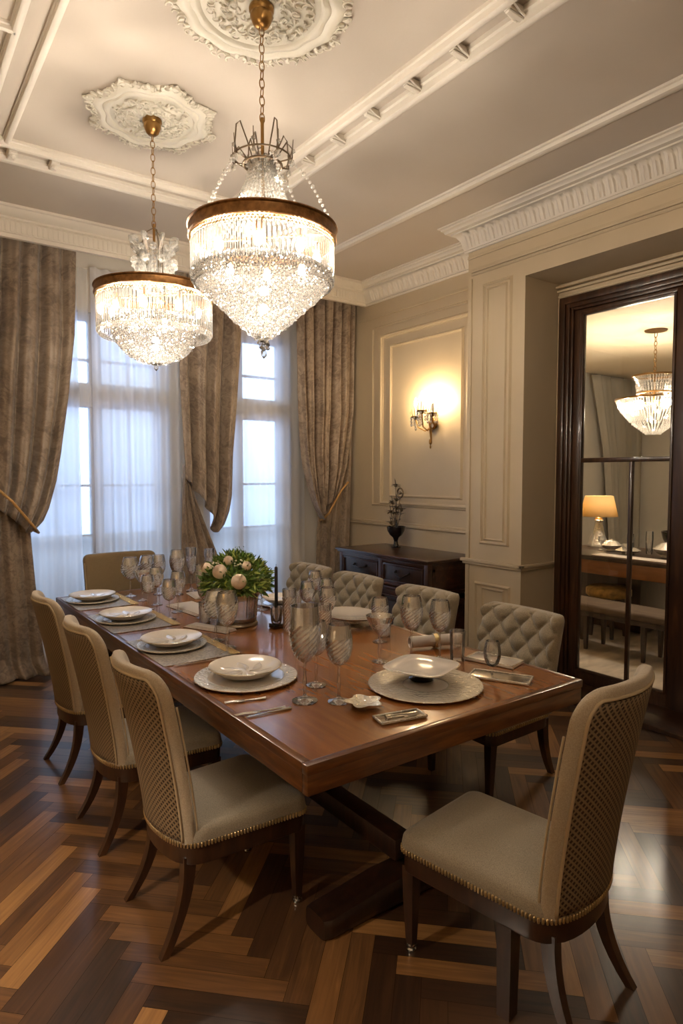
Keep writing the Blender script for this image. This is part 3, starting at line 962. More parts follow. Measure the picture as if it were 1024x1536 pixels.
# ------------------------------------------------------------------ chairs
def rrect_half(v, H, W0, W1, r):
    """half-width of a back panel with rounded top corners; v in metres from its foot"""
    w = W0 + (W1 - W0) * v / H
    top = H - v
    if top < r:
        w -= r - sqrt(max(0, r * r - (r - top) ** 2))
    return w

def back_surface(W0, W1, H, r, base_y, z0, lean, bulge, sidebend):
    def P(u, v, side, t):
        """u -1..1, v 0..1; side offset t along local -y"""
        h = v * H
        hw = rrect_half(h, H, W0, W1, r)
        x = u * hw
        y = base_y - lean * v ** 1.3 - bulge * (1 - (x / W0) ** 2) + sidebend
        return Vector((x, y - t, z0 + h))
    return P

def make_back(mb, P, thick, nu=26, nv=26, front=None, r_edge=.02):
    """closed upholstered slab following surface P"""
    def vv(j): 
        q = j / nv
        return 1 - (1 - q) ** 1.6
    F, B = [], []
    for j in range(nv + 1):
        v = vv(j)
        fr, br = [], []
        for i in range(nu + 1):
            u = -1 + 2 * i / nu
            ed = min(1, (1 - abs(u)) / .10, (1 - v) / .05 + .0)
            k = sqrt(max(0, 1 - (1 - ed) ** 2))
            ff = front(u, v) if front else 0
            fr.append(mb.bm.verts.new(P(u, v, 0, -thick * .5 * (.35 + .65 * k) - ff)))
            br.append(mb.bm.verts.new(P(u, v, 0, thick * .5 * (.35 + .65 * k))))
        F.append(fr); B.append(br)
    bm = mb.bm
    def quad(a, b_, c, d):
        try: bm.faces.new([a, b_, c, d])
        except ValueError: pass
    for j in range(nv):
        for i in range(nu):
            quad(F[j][i], F[j][i + 1], F[j + 1][i + 1], F[j + 1][i])
            quad(B[j][i + 1], B[j][i], B[j + 1][i], B[j + 1][i + 1])
        quad(F[j][0], F[j + 1][0], B[j + 1][0], B[j][0])
        quad(F[j + 1][nu], F[j][nu], B[j][nu], B[j + 1][nu])
    for i in range(nu):
        quad(F[nv][i], F[nv][i + 1], B[nv][i + 1], B[nv][i])
        quad(F[0][i + 1], F[0][i], B[0][i], B[0][i + 1])

def seat_outline(wf, wr, d, n=10, rr=.5):
    """plan of the seat: straight front with round corners, D-shaped rear; centred, +y is the front"""
    pts = []
    f = d / 2
    c = .045
    for k in range(7):
        a = pi / 2 * k / 6
        pts.append((wf / 2 - c + c * cos(a) if False else wf / 2 - c + c * cos(a), f - c + c * sin(a)))
    fr = pts[:]
    left = [(-x, y) for x, y in reversed(fr)]
    rear = []
    m = 16
    depth = .12
    for k in range(m + 1):
        a = pi * k / m
        x = -cos(a) * wr / 2
        y = -f + depth - depth * sin(a) ** .8
        rear.append((x, y))
    return fr + left + rear

def offset_poly(poly, s):
    return [(x * s, y * s) for x, y in poly]

def make_seat(mb, poly, z0, z1, crown):
    """upholstered pad: vertical side, rolled edge, crowned top"""
    levels = [(1.0, z0), (1.012, z0 + (z1 - z0) * .35), (1.0, z0 + (z1 - z0) * .7), (.965, z0 + (z1 - z0) * .92), (.90, z1), (.7, z1 + crown * .6), (.4, z1 + crown * .9), (.12, z1 + crown)]
    rings = [[mb.bm.verts.new((x * s, y * s, z)) for x, y in poly] for s, z in levels]
    n = len(poly)
    for A, B in zip(rings[:-1], rings[1:]):
        for i in range(n):
            mb.bm.faces.new([A[i], A[(i + 1) % n], B[(i + 1) % n], B[i]])
    mb.bm.faces.new(rings[-1]); mb.bm.faces.new(list(reversed(rings[0])))

def poly_len_points(poly, step, closed=True):
    pts = []
    n = len(poly)
    carry = 0
    for i in range(n if closed else n - 1):
        a, b_ = Vector(poly[i]), Vector(poly[(i + 1) % n])
        L = (b_ - a).length
        if L < 1e-9: continue
        s = carry
        while s < L:
            pts.append(a + (b_ - a) * (s / L)); s += step
        carry = s - L
    return pts

def cane_chair(label, loc, rz, feet=None, cane='cane', height=1.03, extra=None, seatw=(.50, .45), depth=.54, group='cane-backed dining chairs', cap_front=True, lean=.12, bw=.215, tilt_mat='seatcloth'):
    c = thing('dining_chair', label, 'chair', loc, rz, group)
    poly = seat_outline(seatw[0], seatw[1], depth)
    s = MB(); make_seat(s, poly, .375, .445, .022); s.build('seat', M[tilt_mat], c, 60)
    r = MB(); r.prism(offset_poly(poly, .985), .305, .376, .004); r.build('seat_rail', M['legwood'], c, 40)
    nl = MB()
    for p in poly_len_points(poly, .0125):
        nl.box((p.x * 1.014, p.y * 1.014, .3815), (.008, .008, .019), math.atan2(p.y, p.x), .002, 1)
    nl.build('nailhead_trim', M['nail'], c, 40)
    # back
    z0 = .385
    H = height - z0
    P = back_surface(bw, bw + .025, H, .10, -depth / 2 + .075, z0, lean, .055, 0)
    bk = MB(); make_back(bk, P, .046); bk.build('backrest', M['backcloth'], c, 70)
    # cane panel set into the outside of the back
    cp = MB()
    def f(u, v):
        uu = (-1 + 2 * u) * .90
        q = .02 + v * .925
        p = P(uu, q, 0, .0265)
        return p
    cp.grid(f, 24, 24, uvscale=(bw * 1.9, H * .92), flip=True)
    # rim closing the panel on the back
    o = cp.build('cane_panel', M[cane], c, 180, norm=False)
    md = o.modifiers.new('thick', 'SOLIDIFY'); md.thickness = .006; md.offset = 0
    # piping round the panel and the front edge
    pp = [P(-.915, .015 + .93 * k / 24, 0, .026) for k in range(25)] + [P(-.88 + 1.76 * k / 16, .957, 0, .025) for k in range(17)] + [P(.915, .015 + .93 * k / 24, 0, .026) for k in range(24, -1, -1)]
    pi_ = MB(); pi_.tube(pp, .0055, 6)
    ed = []
    for k in range(0, 30): ed.append(P(-.985, .0 + .80 * k / 29, 0, -.018))
    ed2 = [Vector((-p.x, p.y, p.z)) for p in ed]
    pi_.tube(ed, .004, 6); pi_.tube(ed2, .004, 6)
    pi_.build('piping', M['piping'], c, 180)
    # legs
    hx, fy, ry = seatw[0] / 2 - .035, depth / 2 - .035, -depth / 2 + .075
    for sx in (-1, 1):
        l = MB(); l.bar([(sx * hx, fy, .32), (sx * hx, fy, .2), (sx * (hx - .004), fy + .002, .022)], [(.024, .024), (.021, .021), (.0135, .0135)])
        lo = l.build('leg', M['legwood'], c, 30)
        k = MB(); k.lathe([(0, .03), (.0165, .03), (.0175, .026), (.0175, .02), (.013, .014), (.018, .010), (.018, .003), (.012, 0), (0, 0)], 12, (sx * (hx - .004), fy + .002, 0))
        tag(k.build('leg_cap', M['cap'], lo, 40), 'shiny metal leg cap')
    hr = seatw[1] / 2 - .055
    for sx in (-1, 1):
        pts, sz = [], []
        for q in range(9):
            tt = q / 8
            pts.append((sx * (hr + .025 * tt ** 2.2), ry - .005 - .105 * tt ** 2.2, .33 * (1 - tt)))
            w_ = .0225 - .009 * tt
            sz.append((w_, w_ * 1.05))
        l = MB(); l.bar(pts, sz); l.build('leg', M['legwood'], c, 40)
    if extra:
        l = MB(); l.bar([(extra[0], extra[1], .33), (extra[0] - .004, extra[1], 0)], [(.03, .026), (.024, .022)]); l.build('leg', M['legwood'], c, 30)
    return c

RXP = -pi / 2    # faces +x
cane_chair('cane-backed dining chair with pulled-in seat at the near left corner of the table', (1.075, 2.325, 0), RXP)
cane_chair('cane-backed dining chair in the middle of the left row, between its two matching neighbours', (1.075, 3.09, 0), RXP, cane='cane2')
cane_chair('cane-backed dining chair in the left row closest to the tied-back left curtain', (1.085, 3.90, 0), RXP, cane='cane2')
cane_chair('cane-backed dining chair at the near head of the table, lattice back turned to us', (1.735, 1.405, 0), radians(9), seatw=(.46, .45), depth=.62, extra=(-.19, -.11), height=1.105)

# tufted chairs on the right-hand side
def tufted_chair(label, loc, rz):
    c = thing('dining_chair', label, 'chair', loc, rz, 'tufted dining chairs along the right side')
    sw, d = .52, .56
    poly = seat_outline(sw, sw - .02, d)
    s = MB(); make_seat(s, poly, .36, .435, .02); s.build('seat', M['seatcloth'], c, 60)
    r = MB(); r.prism(offset_poly(poly, .985), .30, .361, .004); r.build('seat_rail', M['legwood'], c, 40)
    nl = MB()
    for p in poly_len_points(poly, .016):
        nl.box((p.x * 1.014, p.y * 1.014, .368), (.009, .009, .018), math.atan2(p.y, p.x), .002, 1)
    nl.build('nailhead_trim', M['nail'], c, 40)
    z0, H, W = .38, .535, .265
    P = back_surface(W, W + .01, H, .045, -d / 2 + .09, z0, .10, .035, 0)
    su, sv = .1325, .15
    btn = []
    def tuft(u, v):
        x, h = u * W, (1 - v) * H
        a = pi * (x / su + h / sv + .28); b_ = pi * (x / su - h / sv - .28)
        k = (abs(sin(a)) * abs(sin(b_))) ** .5
        edge = min(1, (1 - abs(u)) / .05, (1 - v) / .05 + .35)
        return .048 * k * edge
    bk = MB(); make_back(bk, P, .07, 72, 72, front=tuft); bk.build('backrest', M['tuft'], c, 180)
    bt = MB(); first_b = None
    for i in range(-4, 5):
        for j in range(0, 9):
            if (i + j) % 2: continue
            x = i * su / 2; h = j * sv / 2 - .14 * sv * 2
            v = 1 - h / H
            if not (.02 < v < .97) or abs(x) > W * .95: continue
            o_ = first_b if first_b is None else first_b.copy()
            if o_ is None:
                bt.ico((0, 0, 0), .009, 1, (1, .5, 1)); o_ = first_b = bt.build('button', M['seatcloth'], c, 180)
            else:
                COL.objects.link(o_); o_.parent = c
            o_.location = P(x / W, v, 0, -.037)
    for sx in (-1, 1):
        l = MB(); l.bar([(sx * (sw / 2 - .04), d / 2 - .04, .31), (sx * (sw / 2 - .045), d / 2 - .04, .0)], [(.024, .024), (.014, .014)]); l.build('leg', M['legwood'], c, 30)
        pts = [(sx * (sw / 2 - .05), -d / 2 + .08 - .09 * (q / 6) ** 2, .34 * (1 - q / 6)) for q in range(7)]
        l = MB(); l.bar(pts, [(.024 - .009 * q / 6,) * 2 for q in range(7)]); l.build('leg', M['legwood'], c, 40)
    return c
tc = tufted_chair('diamond-tufted dining chair nearest the dark door, in front of the white pilaster', (2.79, 2.42, 0), pi / 2)
dup(tc, (2.79, 3.22, 0), None, 'diamond-tufted dining chair in front of the open end of the sideboard')
dup(tc, (2.79, 4.00, 0), None, 'diamond-tufted dining chair before the sideboard drawer front, third from the pilaster')
dup(tc, (2.79, 4.68, 0), None, 'diamond-tufted dining chair farthest along the right side, by the corner curtain')

# chair at the far head
def plain_chair(label, loc, rz):
    c = thing('dining_chair', label, 'chair', loc, rz)
    poly = seat_outline(.56, .54, .54)
    s = MB(); make_seat(s, poly, .37, .45, .02); s.build('seat', M['olive'], c, 60)
    r = MB(); r.prism(offset_poly(poly, .985), .31, .371, .004); r.build('seat_rail', M['legwood'], c, 40)
    P = back_surface(.29, .31, .65, .05, -.2, .38, .07, .05, 0)
    bk = MB(); make_back(bk, P, .06); bk.build('backrest', M['olive'], c, 70)
    pp = [P(-.985, .0 + .9 * k / 29, 0, -.022) for k in range(30)]
    pm = MB(); pm.tube(pp, .005, 6); pm.tube([Vector((-p.x, p.y, p.z)) for p in pp], .005, 6); pm.build('piping', M['piping'], c, 180)
    for sx in (-1, 1):
        for sy in (-1, 1):
            l = MB(); l.bar([(sx * .23, sy * .2, .32), (sx * .24, sy * (.2 if sy > 0 else .25), 0)], [(.024, .024), (.015, .015)]); l.build('leg', M['legwood'], c, 30)
plain_chair('plain olive upholstered dining chair at the far head before the sheers', (1.70, 5.34, 0), pi)
# ------------------------------------------------------------------ chandeliers
CAM = Vector((0, 0, 1.70))
def chain(mb, z0, z1, w=.012, r=.0024, L=.045):
    n = max(2, int((z1 - z0) / (L * .8)))
    st = (z1 - z0) / n
    for i in range(n):
        zc = z0 + st * (i + .5)
        pts = []
        for k in range(14):
            a = 2 * pi * k / 14
            x, z = w * cos(a), (L / 2) * sin(a)
            pts.append((x, 0, zc + z) if i % 2 == 0 else (0, x, zc + z))
        mb.tube(pts, r, 6, closed=True)

def bead_mesh(r, name):
    b = MB(); b.ico((0, 0, 0), r, 1, (1, 1, 1.25))
    return b

def chandelier(label, loc, R, zr_top, zr_bot, z_rod_bot, cone, zcrown, seed, tip, crown_kind):
    """z values are world heights; cone = [(r,z)] of the bead basket"""
    zc = Z_C
    r = thing('chandelier', label, 'chandelier', (loc[0], loc[1], zc), 0, 'crystal chandeliers over the dining table')
    def Z(z): return z - zc
    rnd = random.Random(seed)
    b = MB(); b.lathe([(0, -.016), (.052, -.016), (.055, -.022), (.055, -.035), (.048, -.045), (.05, -.06), (.036, -.092), (.022, -.105), (0, -.108)], 28)
    b.build('canopy', M['brass'], r, 40)
    b = MB(); chain(b, Z(zcrown) + .0, -.10); b.build('chain', M['brass'], r, 60)
    b = MB(); b.tube([(0, 0, Z(zcrown) + .02), (0, 0, Z(zr_top) - .01)], .008, 8)
    for k in range(4):
        a = pi / 4 + pi / 2 * k
        b.tube([(0, 0, Z(zr_bot) + .015), ((R - .01) * cos(a), (R - .01) * sin(a), Z(zr_bot) + .015)], .006, 6)
    b.build('stem', M['brass'], r, 60)
    # ring
    b = MB()
    h0, h1 = Z(zr_bot), Z(zr_top)
    b.lathe([(R - .022, h0), (R, h0), (R + .006, h0 + .004), (R + .003, h0 + .012), (R + .003, h1 - .012), (R + .010, h1 - .006), (R + .008, h1), (R - .02, h1), (R - .022, h0)], 72)
    b.build('ring', M['bronze'], r, 40)
    b = MB()
    n = 120
    for k in range(n):
        a = 2 * pi * k / n
        for q, rr in ((0, .0065), (1, .0055)):
            b.ico(((R - .006) * cos(a + q * pi / n), (R - .006) * sin(a + q * pi / n), h0 - .008 - .012 * q), rr, 1)
    b.build('bead_trim', M['gilt'], r, 60)
    # glass rods
    nr = 96
    L = zr_bot - .02 - z_rod_bot
    me = MB(); me.lathe([(0, 0), (.0078, -.004), (.0078, -L + .012), (.005, -L + .006), (0, -L)], 7)
    first = me.build('rod', M['rodglass'], r, 40)
    for k in range(nr):
        a = 2 * pi * (k + .5) / nr
        o = first if k == 0 else first.copy()
        if k: COL.objects.link(o); o.parent = r
        o.location = ((R - .012) * cos(a), (R - .012) * sin(a), h0 - .022)
    # fringe drops hanging from the rods
    b = MB()
    for k in range(150):
        a = 2 * pi * (k + .5) / 150
        for q in range(2):
            b.ico(((R - .012 - .01 * q) * cos(a), (R - .012 - .01 * q) * sin(a), Z(z_rod_bot) - .010 - .016 * q), .0085, 1, (1, 1, 1.2), Matrix.Rotation(rnd.random() * 6, 3, 'Z'))
    b.build('bead_fringe', M['crystal'], r, 0)['kind'] = 'stuff'
    # bead basket
    pts = []
    seglen = [0]
    for (r0, z0), (r1, z1) in zip(cone[:-1], cone[1:]):
        seglen.append(seglen[-1] + sqrt((r1 - r0) ** 2 + (z1 - z0) ** 2))
    tot = seglen[-1]
    s = 0
    row = 0
    while s <= tot:
        for i in range(len(cone) - 1):
            if seglen[i] <= s <= seglen[i + 1] + 1e-9:
                t = (s - seglen[i]) / (seglen[i + 1] - seglen[i])
                rr = cone[i][0] + (cone[i + 1][0] - cone[i][0]) * t; zz = cone[i][1] + (cone[i + 1][1] - cone[i][1]) * t
                break
        cnt = max(3, int(2 * pi * rr / .0195))
        for k in range(cnt):
            a = 2 * pi * (k + .5 * (row % 2)) / cnt + rnd.uniform(-.01, .01)
            q = rr + rnd.uniform(-.006, .006)
            pts.append(Vector((q * cos(a), q * sin(a), Z(zz) + rnd.uniform(-.004, .004))))
        s += .0165; row += 1
    cv = CAM - Vector((loc[0], loc[1], zc))
    vis = sorted(pts, key=lambda p: -(p.normalized().dot(cv.normalized()) + Vector((p.x, p.y, 0)).dot(cv.normalized()) * 3))
    own = vis[:100]; rest = vis[100:]
    mb = MB(); mb.ico((0, 0, 0), .0106, 1, (1, 1, 1.2))
    fb = mb.build('crystal_bead', M['crystal'], r, 0)
    for k, p in enumerate(own):
        o = fb if k == 0 else fb.copy()
        if k: COL.objects.link(o); o.parent = r
        o.location = p; o.rotation_euler = (rnd.random() * 3, rnd.random() * 3, rnd.random() * 3)
    mb = MB()
    for p in rest:
        mb.ico(p, .0106, 1, (1, 1, 1.2), Matrix.Rotation(rnd.random() * 6, 3, (rnd.random(), rnd.random(), rnd.random() + .1)))
    o = mb.build('crystal_beads', M['crystal'], r, 0); o['kind'] = 'stuff'
    # tip drop
    b = MB()
    zt = cone[-1][1]
    for k in range(26):
        a = rnd.random() * 6.28; q = rnd.uniform(.0, .03)
        b.ico((q * cos(a), q * sin(a), Z(zt) + rnd.uniform(-tip, .02)), .010, 1, (1, 1, 1.3), Matrix.Rotation(rnd.random() * 6, 3, 'X'))
    b.ico((0, 0, Z(zt) - tip - .02), .015, 1, (1, 1, 1.6))
    b.build('finial_drop', M['strand'], r, 0)
    # bulbs on candle cups
    nb = 8
    zb = (zr_bot + z_rod_bot) / 2 + .02
    for k in range(nb):
        a = 2 * pi * k / nb + .2
        x, y = (R - .085) * cos(a), (R - .085) * sin(a)
        s_ = MB(); s_.lathe([(0, .06), (.012, .06), (.014, .03), (.020, .028), (.012, .018), (0, .016)], 12, (x, y, Z(zb)))
        so = s_.build('bulb_socket', M['brass'], r, 40)
        bl = MB(); bl.lathe([(0, -.036), (.010, -.033), (.0165, -.02), (.018, -.008), (.013, .008), (.009, .016), (0, .018)], 10, (x, y, Z(zb)))
        bl.build('bulb', M['bulb'], so, 180)
    for zz in ((z_rod_bot - .05), (z_rod_bot * .5 + cone[-1][1] * .5)):
        bl = MB(); bl.ico((0, 0, Z(zz)), .02, 2); bl.build('bulb', M['bulb'], r, 180)
    # crown above the ring
    b = MB(); g = MB()
    if crown_kind == 1:
        rc = .085
        zc0 = Z(zr_top) + (zcrown - zr_top) * .60
        b.tube([(rc * cos(2 * pi * k / 24), rc * sin(2 * pi * k / 24), zc0) for k in range(24)], .006, 6, closed=True)
        b.tube([(.125 * cos(2 * pi * k / 24), .125 * sin(2 * pi * k / 24), zc0 + .03) for k in range(24)], .004, 6, closed=True)
        for k in range(8):
            a = 2 * pi * k / 8
            ca, sa = cos(a), sin(a)
            hh = .07 if k % 2 else .14
            b.tube([(.125 * ca, .125 * sa, zc0 + .02), (.135 * ca, .135 * sa, zc0 + .06), (.128 * ca, .128 * sa, zc0 + hh), (.11 * ca, .11 * sa, zc0 + hh + .02), (.075 * ca, .075 * sa, zc0 + hh * .6), (.05 * ca, .05 * sa, zc0 + .02)], .0032, 6)
            b.tube([(.02 * ca, .02 * sa, zc0 - .02), (.08 * ca, .08 * sa, zc0 + .01), (.135 * ca, .135 * sa, zc0 + .02), (.14 * ca, .14 * sa, zc0 + .10)], [.004, .004, .004, .0015], 6)
            g.ico((.135 * ca, .135 * sa, zc0), .013, 1, (1, 1, 1.3)); g.ico((.14 * ca, .14 * sa, zc0 + .05), .011, 1)
        for k in range(6):   # long chains of beads down to the ring
            a = 2 * pi * k / 6 + .3
            for q in range(15):
                t = q / 14
                rr = .13 + (R - .145) * (t ** .75); z = zc0 - (zc0 - Z(zr_top)) * t ** 1.15
                g.ico((rr * cos(a), rr * sin(a), z), .0075 + .003 * (q % 3 == 0), 1)
        for k in range(36):
            a = 2 * pi * k / 36
            for q in range(16):
                t = q / 15
                rr = .055 + .135 * t ** 1.6; z = zc0 - (zc0 - Z(zr_top)) * t
                g.ico((rr * cos(a), rr * sin(a), z), .0080, 1, (1, 1, 1.5))
        for k in range(40):
            a = rnd.random() * 6.28; q = rnd.uniform(.02, .10)
            g.ico((q * cos(a), q * sin(a), zc0 + rnd.uniform(-.05, .05)), .011, 1)
    else:
        zt0 = Z(zr_top)
        H = zcrown - zr_top
        for k in range(8):
            a = 2 * pi * k / 8; ca, sa = cos(a), sin(a)
            # scrolled glass arms: out, up and curl
            pts = []
            for q in range(20):
                t = q / 19
                rr = .11 - .05 * sin(pi * t * .9) + .055 * max(0, t - .55) / .45
                z = zt0 + H * .78 * t
                pts.append((rr * ca, rr * sa, z))
            cx, cz = .125, zt0 + H * .74
            for q in range(12):
                t = q / 11 * 1.6 * pi
                pts.append(((cx + .03 * (1 - q / 16) * cos(pi - t)) * ca, (cx + .03 * (1 - q / 16) * cos(pi - t)) * sa, cz + .03 * (1 - q / 16) * sin(pi - t)))
            g.tube(pts, .0095, 6)
            for q in range(9):
                t = q / 8
                g.ico(((.115 - .03 * t) * cos(a + .39), (.115 - .03 * t) * sin(a + .39), zt0 + .01 + H * .55 * t), .016, 1, (1, 1, 1.4))
            g.ico((.12 * ca, .12 * sa, zt0 + H * .42), .026, 1)
            g.ico((.10 * cos(a + .39), .10 * sin(a + .39), zt0 + H * .62), .024, 1)
        for k in range(3):
            a = 2 * pi * k / 3 + .5; ca, sa = cos(a), sin(a)
            b.tube([(0, 0, zt0 + H), (.05 * ca, .05 * sa, zt0 + H * .92), (.075 * ca, .075 * sa, zt0 + H * .7), (.07 * ca, .07 * sa, zt0 + H * .3), (.10 * ca, .10 * sa, zt0)], .004, 6)
        b.tube([(.10 * cos(2 * pi * k / 24), .10 * sin(2 * pi * k / 24), zt0 + .01) for k in range(24)], .006, 6, closed=True)
    b.build('crown_wire', M['pewter'], r, 60)
    tag(g.build('crown_crystals', M['strand'], r, 0), kind='stuff')
    return r

chandelier('larger chandelier hanging nearer, with a long pointed bead basket', (1.451, 2.603), .325, 2.80, 2.745, 2.575,
           [(.20, 2.635), (.27, 2.615), (.312, 2.585), (.302, 2.562), (.25, 2.512), (.19, 2.455), (.13, 2.40), (.07, 2.35), (.03, 2.318)], 3.26, 5, .05, 1)
chandelier('smaller chandelier hanging farther back, with a stepped rounded bead basket', (1.376, 3.767), .335, 2.785, 2.735, 2.54,
           [(.12, 2.625), (.20, 2.618), (.238, 2.60), (.240, 2.55), (.232, 2.515), (.222, 2.485), (.20, 2.45), (.165, 2.415), (.115, 2.385), (.06, 2.365), (.02, 2.355)], 3.14, 9, .0, 2)

# ceiling medallions
def medallion(label, x, y, R, seed, oct_):
    rnd = random.Random(seed)
    b = MB()
    def wob(r, z, a):
        if r < R * .7: return r
        k = .06 * cos(8 * a) if oct_ else .025 * cos(12 * a)
        return r * (1 + k * (r / R))
    prof = [(0, -.012), (.07, -.014), (.10, -.02), (.12, -.012), (R * .42, -.014), (R * .66, -.014), (R * .68, -.024), (R * .70, -.028), (R * .74, -.026), (R * .76, -.018), (R * .80, -.026), (R * .84, -.028), (R * .90, -.016), (R * .95, 0)]
    b.lathe(prof, 96, wob=wob)
    def scroll(cx, cy_, s, a0, dirn):
        pts, rs = [], []
        for q in range(9):
            t = q / 8
            a = a0 + dirn * t * 4.2
            rr = s * (1 - .7 * t)
            pts.append((cx + rr * cos(a), cy_ + rr * sin(a), -.022 - .006 * t)); rs.append(s * .20 * (1 - .5 * t))
        b.tube(pts, rs, 5)
    # inner acanthus wreath
    for ring, (rr, n, s) in enumerate(((.26, 16, .030), (.40, 22, .034), (.54, 28, .034))):
        for k in range(n):
            a = 2 * pi * (k + .5 * (ring % 2)) / n + rnd.uniform(-.04, .04)
            q = R * rr + rnd.uniform(-.01, .01)
            scroll(q * cos(a), q * sin(a), s * rnd.uniform(.7, 1.1), rnd.random() * 6.28, rnd.choice((-1, 1)))
            b.ico((q * cos(a + .08), q * sin(a + .08), -.02), .014, 1, (1.6, .7, .8), Matrix.Rotation(a + rnd.random() * 2, 3, 'Z'))
    # ragged leafy outer border
    n = 56
    for k in range(n):
        a = 2 * pi * k / n
        rim = R * (.94 + (.06 * cos(8 * a) if oct_ else .02 * cos(12 * a))) + rnd.uniform(-.008, .012)
        scroll(rim * cos(a), rim * sin(a), .026 * rnd.uniform(.7, 1.2), a + rnd.uniform(-1, 1), rnd.choice((-1, 1)))
        b.ico((rim * cos(a + .05), rim * sin(a + .05), -.012), .017, 1, (1.5, .8, .7), Matrix.Rotation(a + rnd.uniform(-.8, .8), 3, 'Z'))
    if oct_:
        for k in range(8):
            a = 2 * pi * k / 8
            for q, s in ((1.02, .024), (1.07, .014)):
                b.ico((R * q * cos(a), R * q * sin(a), -.012), s, 1, (1.2, .9, .6), Matrix.Rotation(a, 3, 'Z'))
    tag(b.build('ceiling_medallion', M['stucco'], None, 40, (x, y, Z_C)), label, 'ceiling medallion', 'plaster ceiling medallions')
medallion('round plaster ceiling medallion above the larger nearer chandelier', 1.451, 2.603, .40, 2, False)
medallion('eight-pointed plaster ceiling medallion above the smaller farther chandelier', 1.376, 3.767, .35, 4, True)

# ------------------------------------------------------------------ wall sconce
def sconce():
    r = thing('wall_sconce', 'brass candle sconce with crystal drops glowing on the panelled wall', 'sconce', (X_R - .022, 4.62, 2.2)); r.scale = (1.15, 1.25, 1.2)
    b = MB(); b.lathe([(0, .02), (.03, .018), (.045, .008), (.05, 0)], 20, axis=Matrix.Rotation(-pi / 2, 3, 'Y'))
    b.tube([(-.02, 0, -.14), (-.03, 0, -.05), (-.025, 0, .08)], [.006, .012, .008], 8)
    b.ico((-.03, 0, -.15), .014, 2, (1, 1, 1.8)); b.ico((-.03, 0, -.19), .007, 2, (1, 1, 2.2))
    b.build('backplate', M['brass'], r, 40)
    for (dx, dy, z) in ((-.10, .10, .06), (-.13, .0, .10), (-.10, -.085, .075)):
        a = MB()
        a.tube([(-.02, 0, -.03), (dx * .5, dy * .4, -.06), (dx * .9, dy * .8, -.03), (dx, dy, z - .03)], .006, 6)
        a.lathe([(0, -.03), (.012, -.03), (.02, -.018), (.038, -.008), (.042, 0), (.036, -.003), (0, -.006)], 16, (dx, dy, z))
        for k in range(6):
            q = 2 * pi * k / 6
            a.tube([(dx + .035 * cos(q), dy + .035 * sin(q), z), (dx + .046 * cos(q), dy + .046 * sin(q), z + .03), (dx + .036 * cos(q), dy + .036 * sin(q), z + .06)], [.003, .003, .001], 5)
        ao = a.build('arm', M['brass'], r, 50)
        c = MB(); c.lathe([(0, -.004), (.011, -.004), (.011, .075), (0, .076)], 12, (dx, dy, z)); c.build('candle_sleeve', M['china'], ao, 40)
        f = MB(); f.lathe([(0, .077), (.008, .08), (.014, .098), (.011, .12), (.004, .145), (0, .152)], 10, (dx, dy, z)); f.build('flame_bulb', M['sconcebulb'], ao, 180)
        g = MB()
        for k in range(7):
            q = 2 * pi * k / 7
            for m_ in range(3):
                g.ico((dx + .040 * cos(q), dy + .040 * sin(q), z - .018 - .026 * m_), .010, 1, (1, 1, 1.4))
        g.ico((dx, dy, z - .10), .011, 1, (1, 1, 1.7))
        g.build('crystal_drops', M['strand'], ao, 0)
    return r
sconce()

# added fill lamp, unseen behind the viewpoint, to brighten the near chairs
def fill_lantern(x, y):
    r = thing('fill_ceiling_lamp', 'added fill lamp with bare bulbs on the ceiling, out of view behind the viewpoint', 'lamp', (x, y, Z_C))
    b = MB(); b.lathe([(0, -.03), (.06, -.03), (.07, 0), (0, 0)], 24); b.tube([(0, 0, -.03), (0, 0, -.75)], .009, 8)
    for k in range(8):
        a = 2 * pi * k / 8
        b.tube([(0, 0, -.75), (.14 * cos(a), .14 * sin(a), -.80), (.26 * cos(a), .26 * sin(a), -.74), (.27 * cos(a), .27 * sin(a), -.68)], .007, 6)
    b.build('frame', M['brass'], r, 50)
    for k in range(8):
        a = 2 * pi * k / 8
        q = MB(); q.lathe([(0, 0), (.010, .004), (.018, .03), (.013, .055), (0, .075)], 10, (.27 * cos(a), .27 * sin(a), -.68)); q.build('bulb', M['fill_lantern'], r, 180)
fill_lantern(.55, -.35)
fl = thing('fill_floor_lamp', 'added fill lamp by the left wall, out of view, brass with a cream drum shade', 'lamp', (-.72, 1.75, 0))  # added out of view as fill light on chair backs and floor
b = MB(); b.lathe([(0, 0), (.15, 0), (.15, .012), (.03, .03), (.012, .05), (0, .05)], 32); b.build('base', M['brass'], fl, 50)
b = MB(); b.tube([(0, 0, .04), (0, 0, 1.62)], .010, 10); b.build('pole', M['brass'], fl, 60)
b = MB(); b.lathe([(.24, 1.42), (.19, 1.72)], 40); o = b.build('lamp_shade', M['shade'], fl, 180); m_ = o.modifiers.new('t', 'SOLIDIFY'); m_.thickness = .003
b = MB(); b.ico((0, 0, 1.56), .038, 2, (1, 1, 1.3)); b.build('bulb', M['floorfill'], fl, 180)

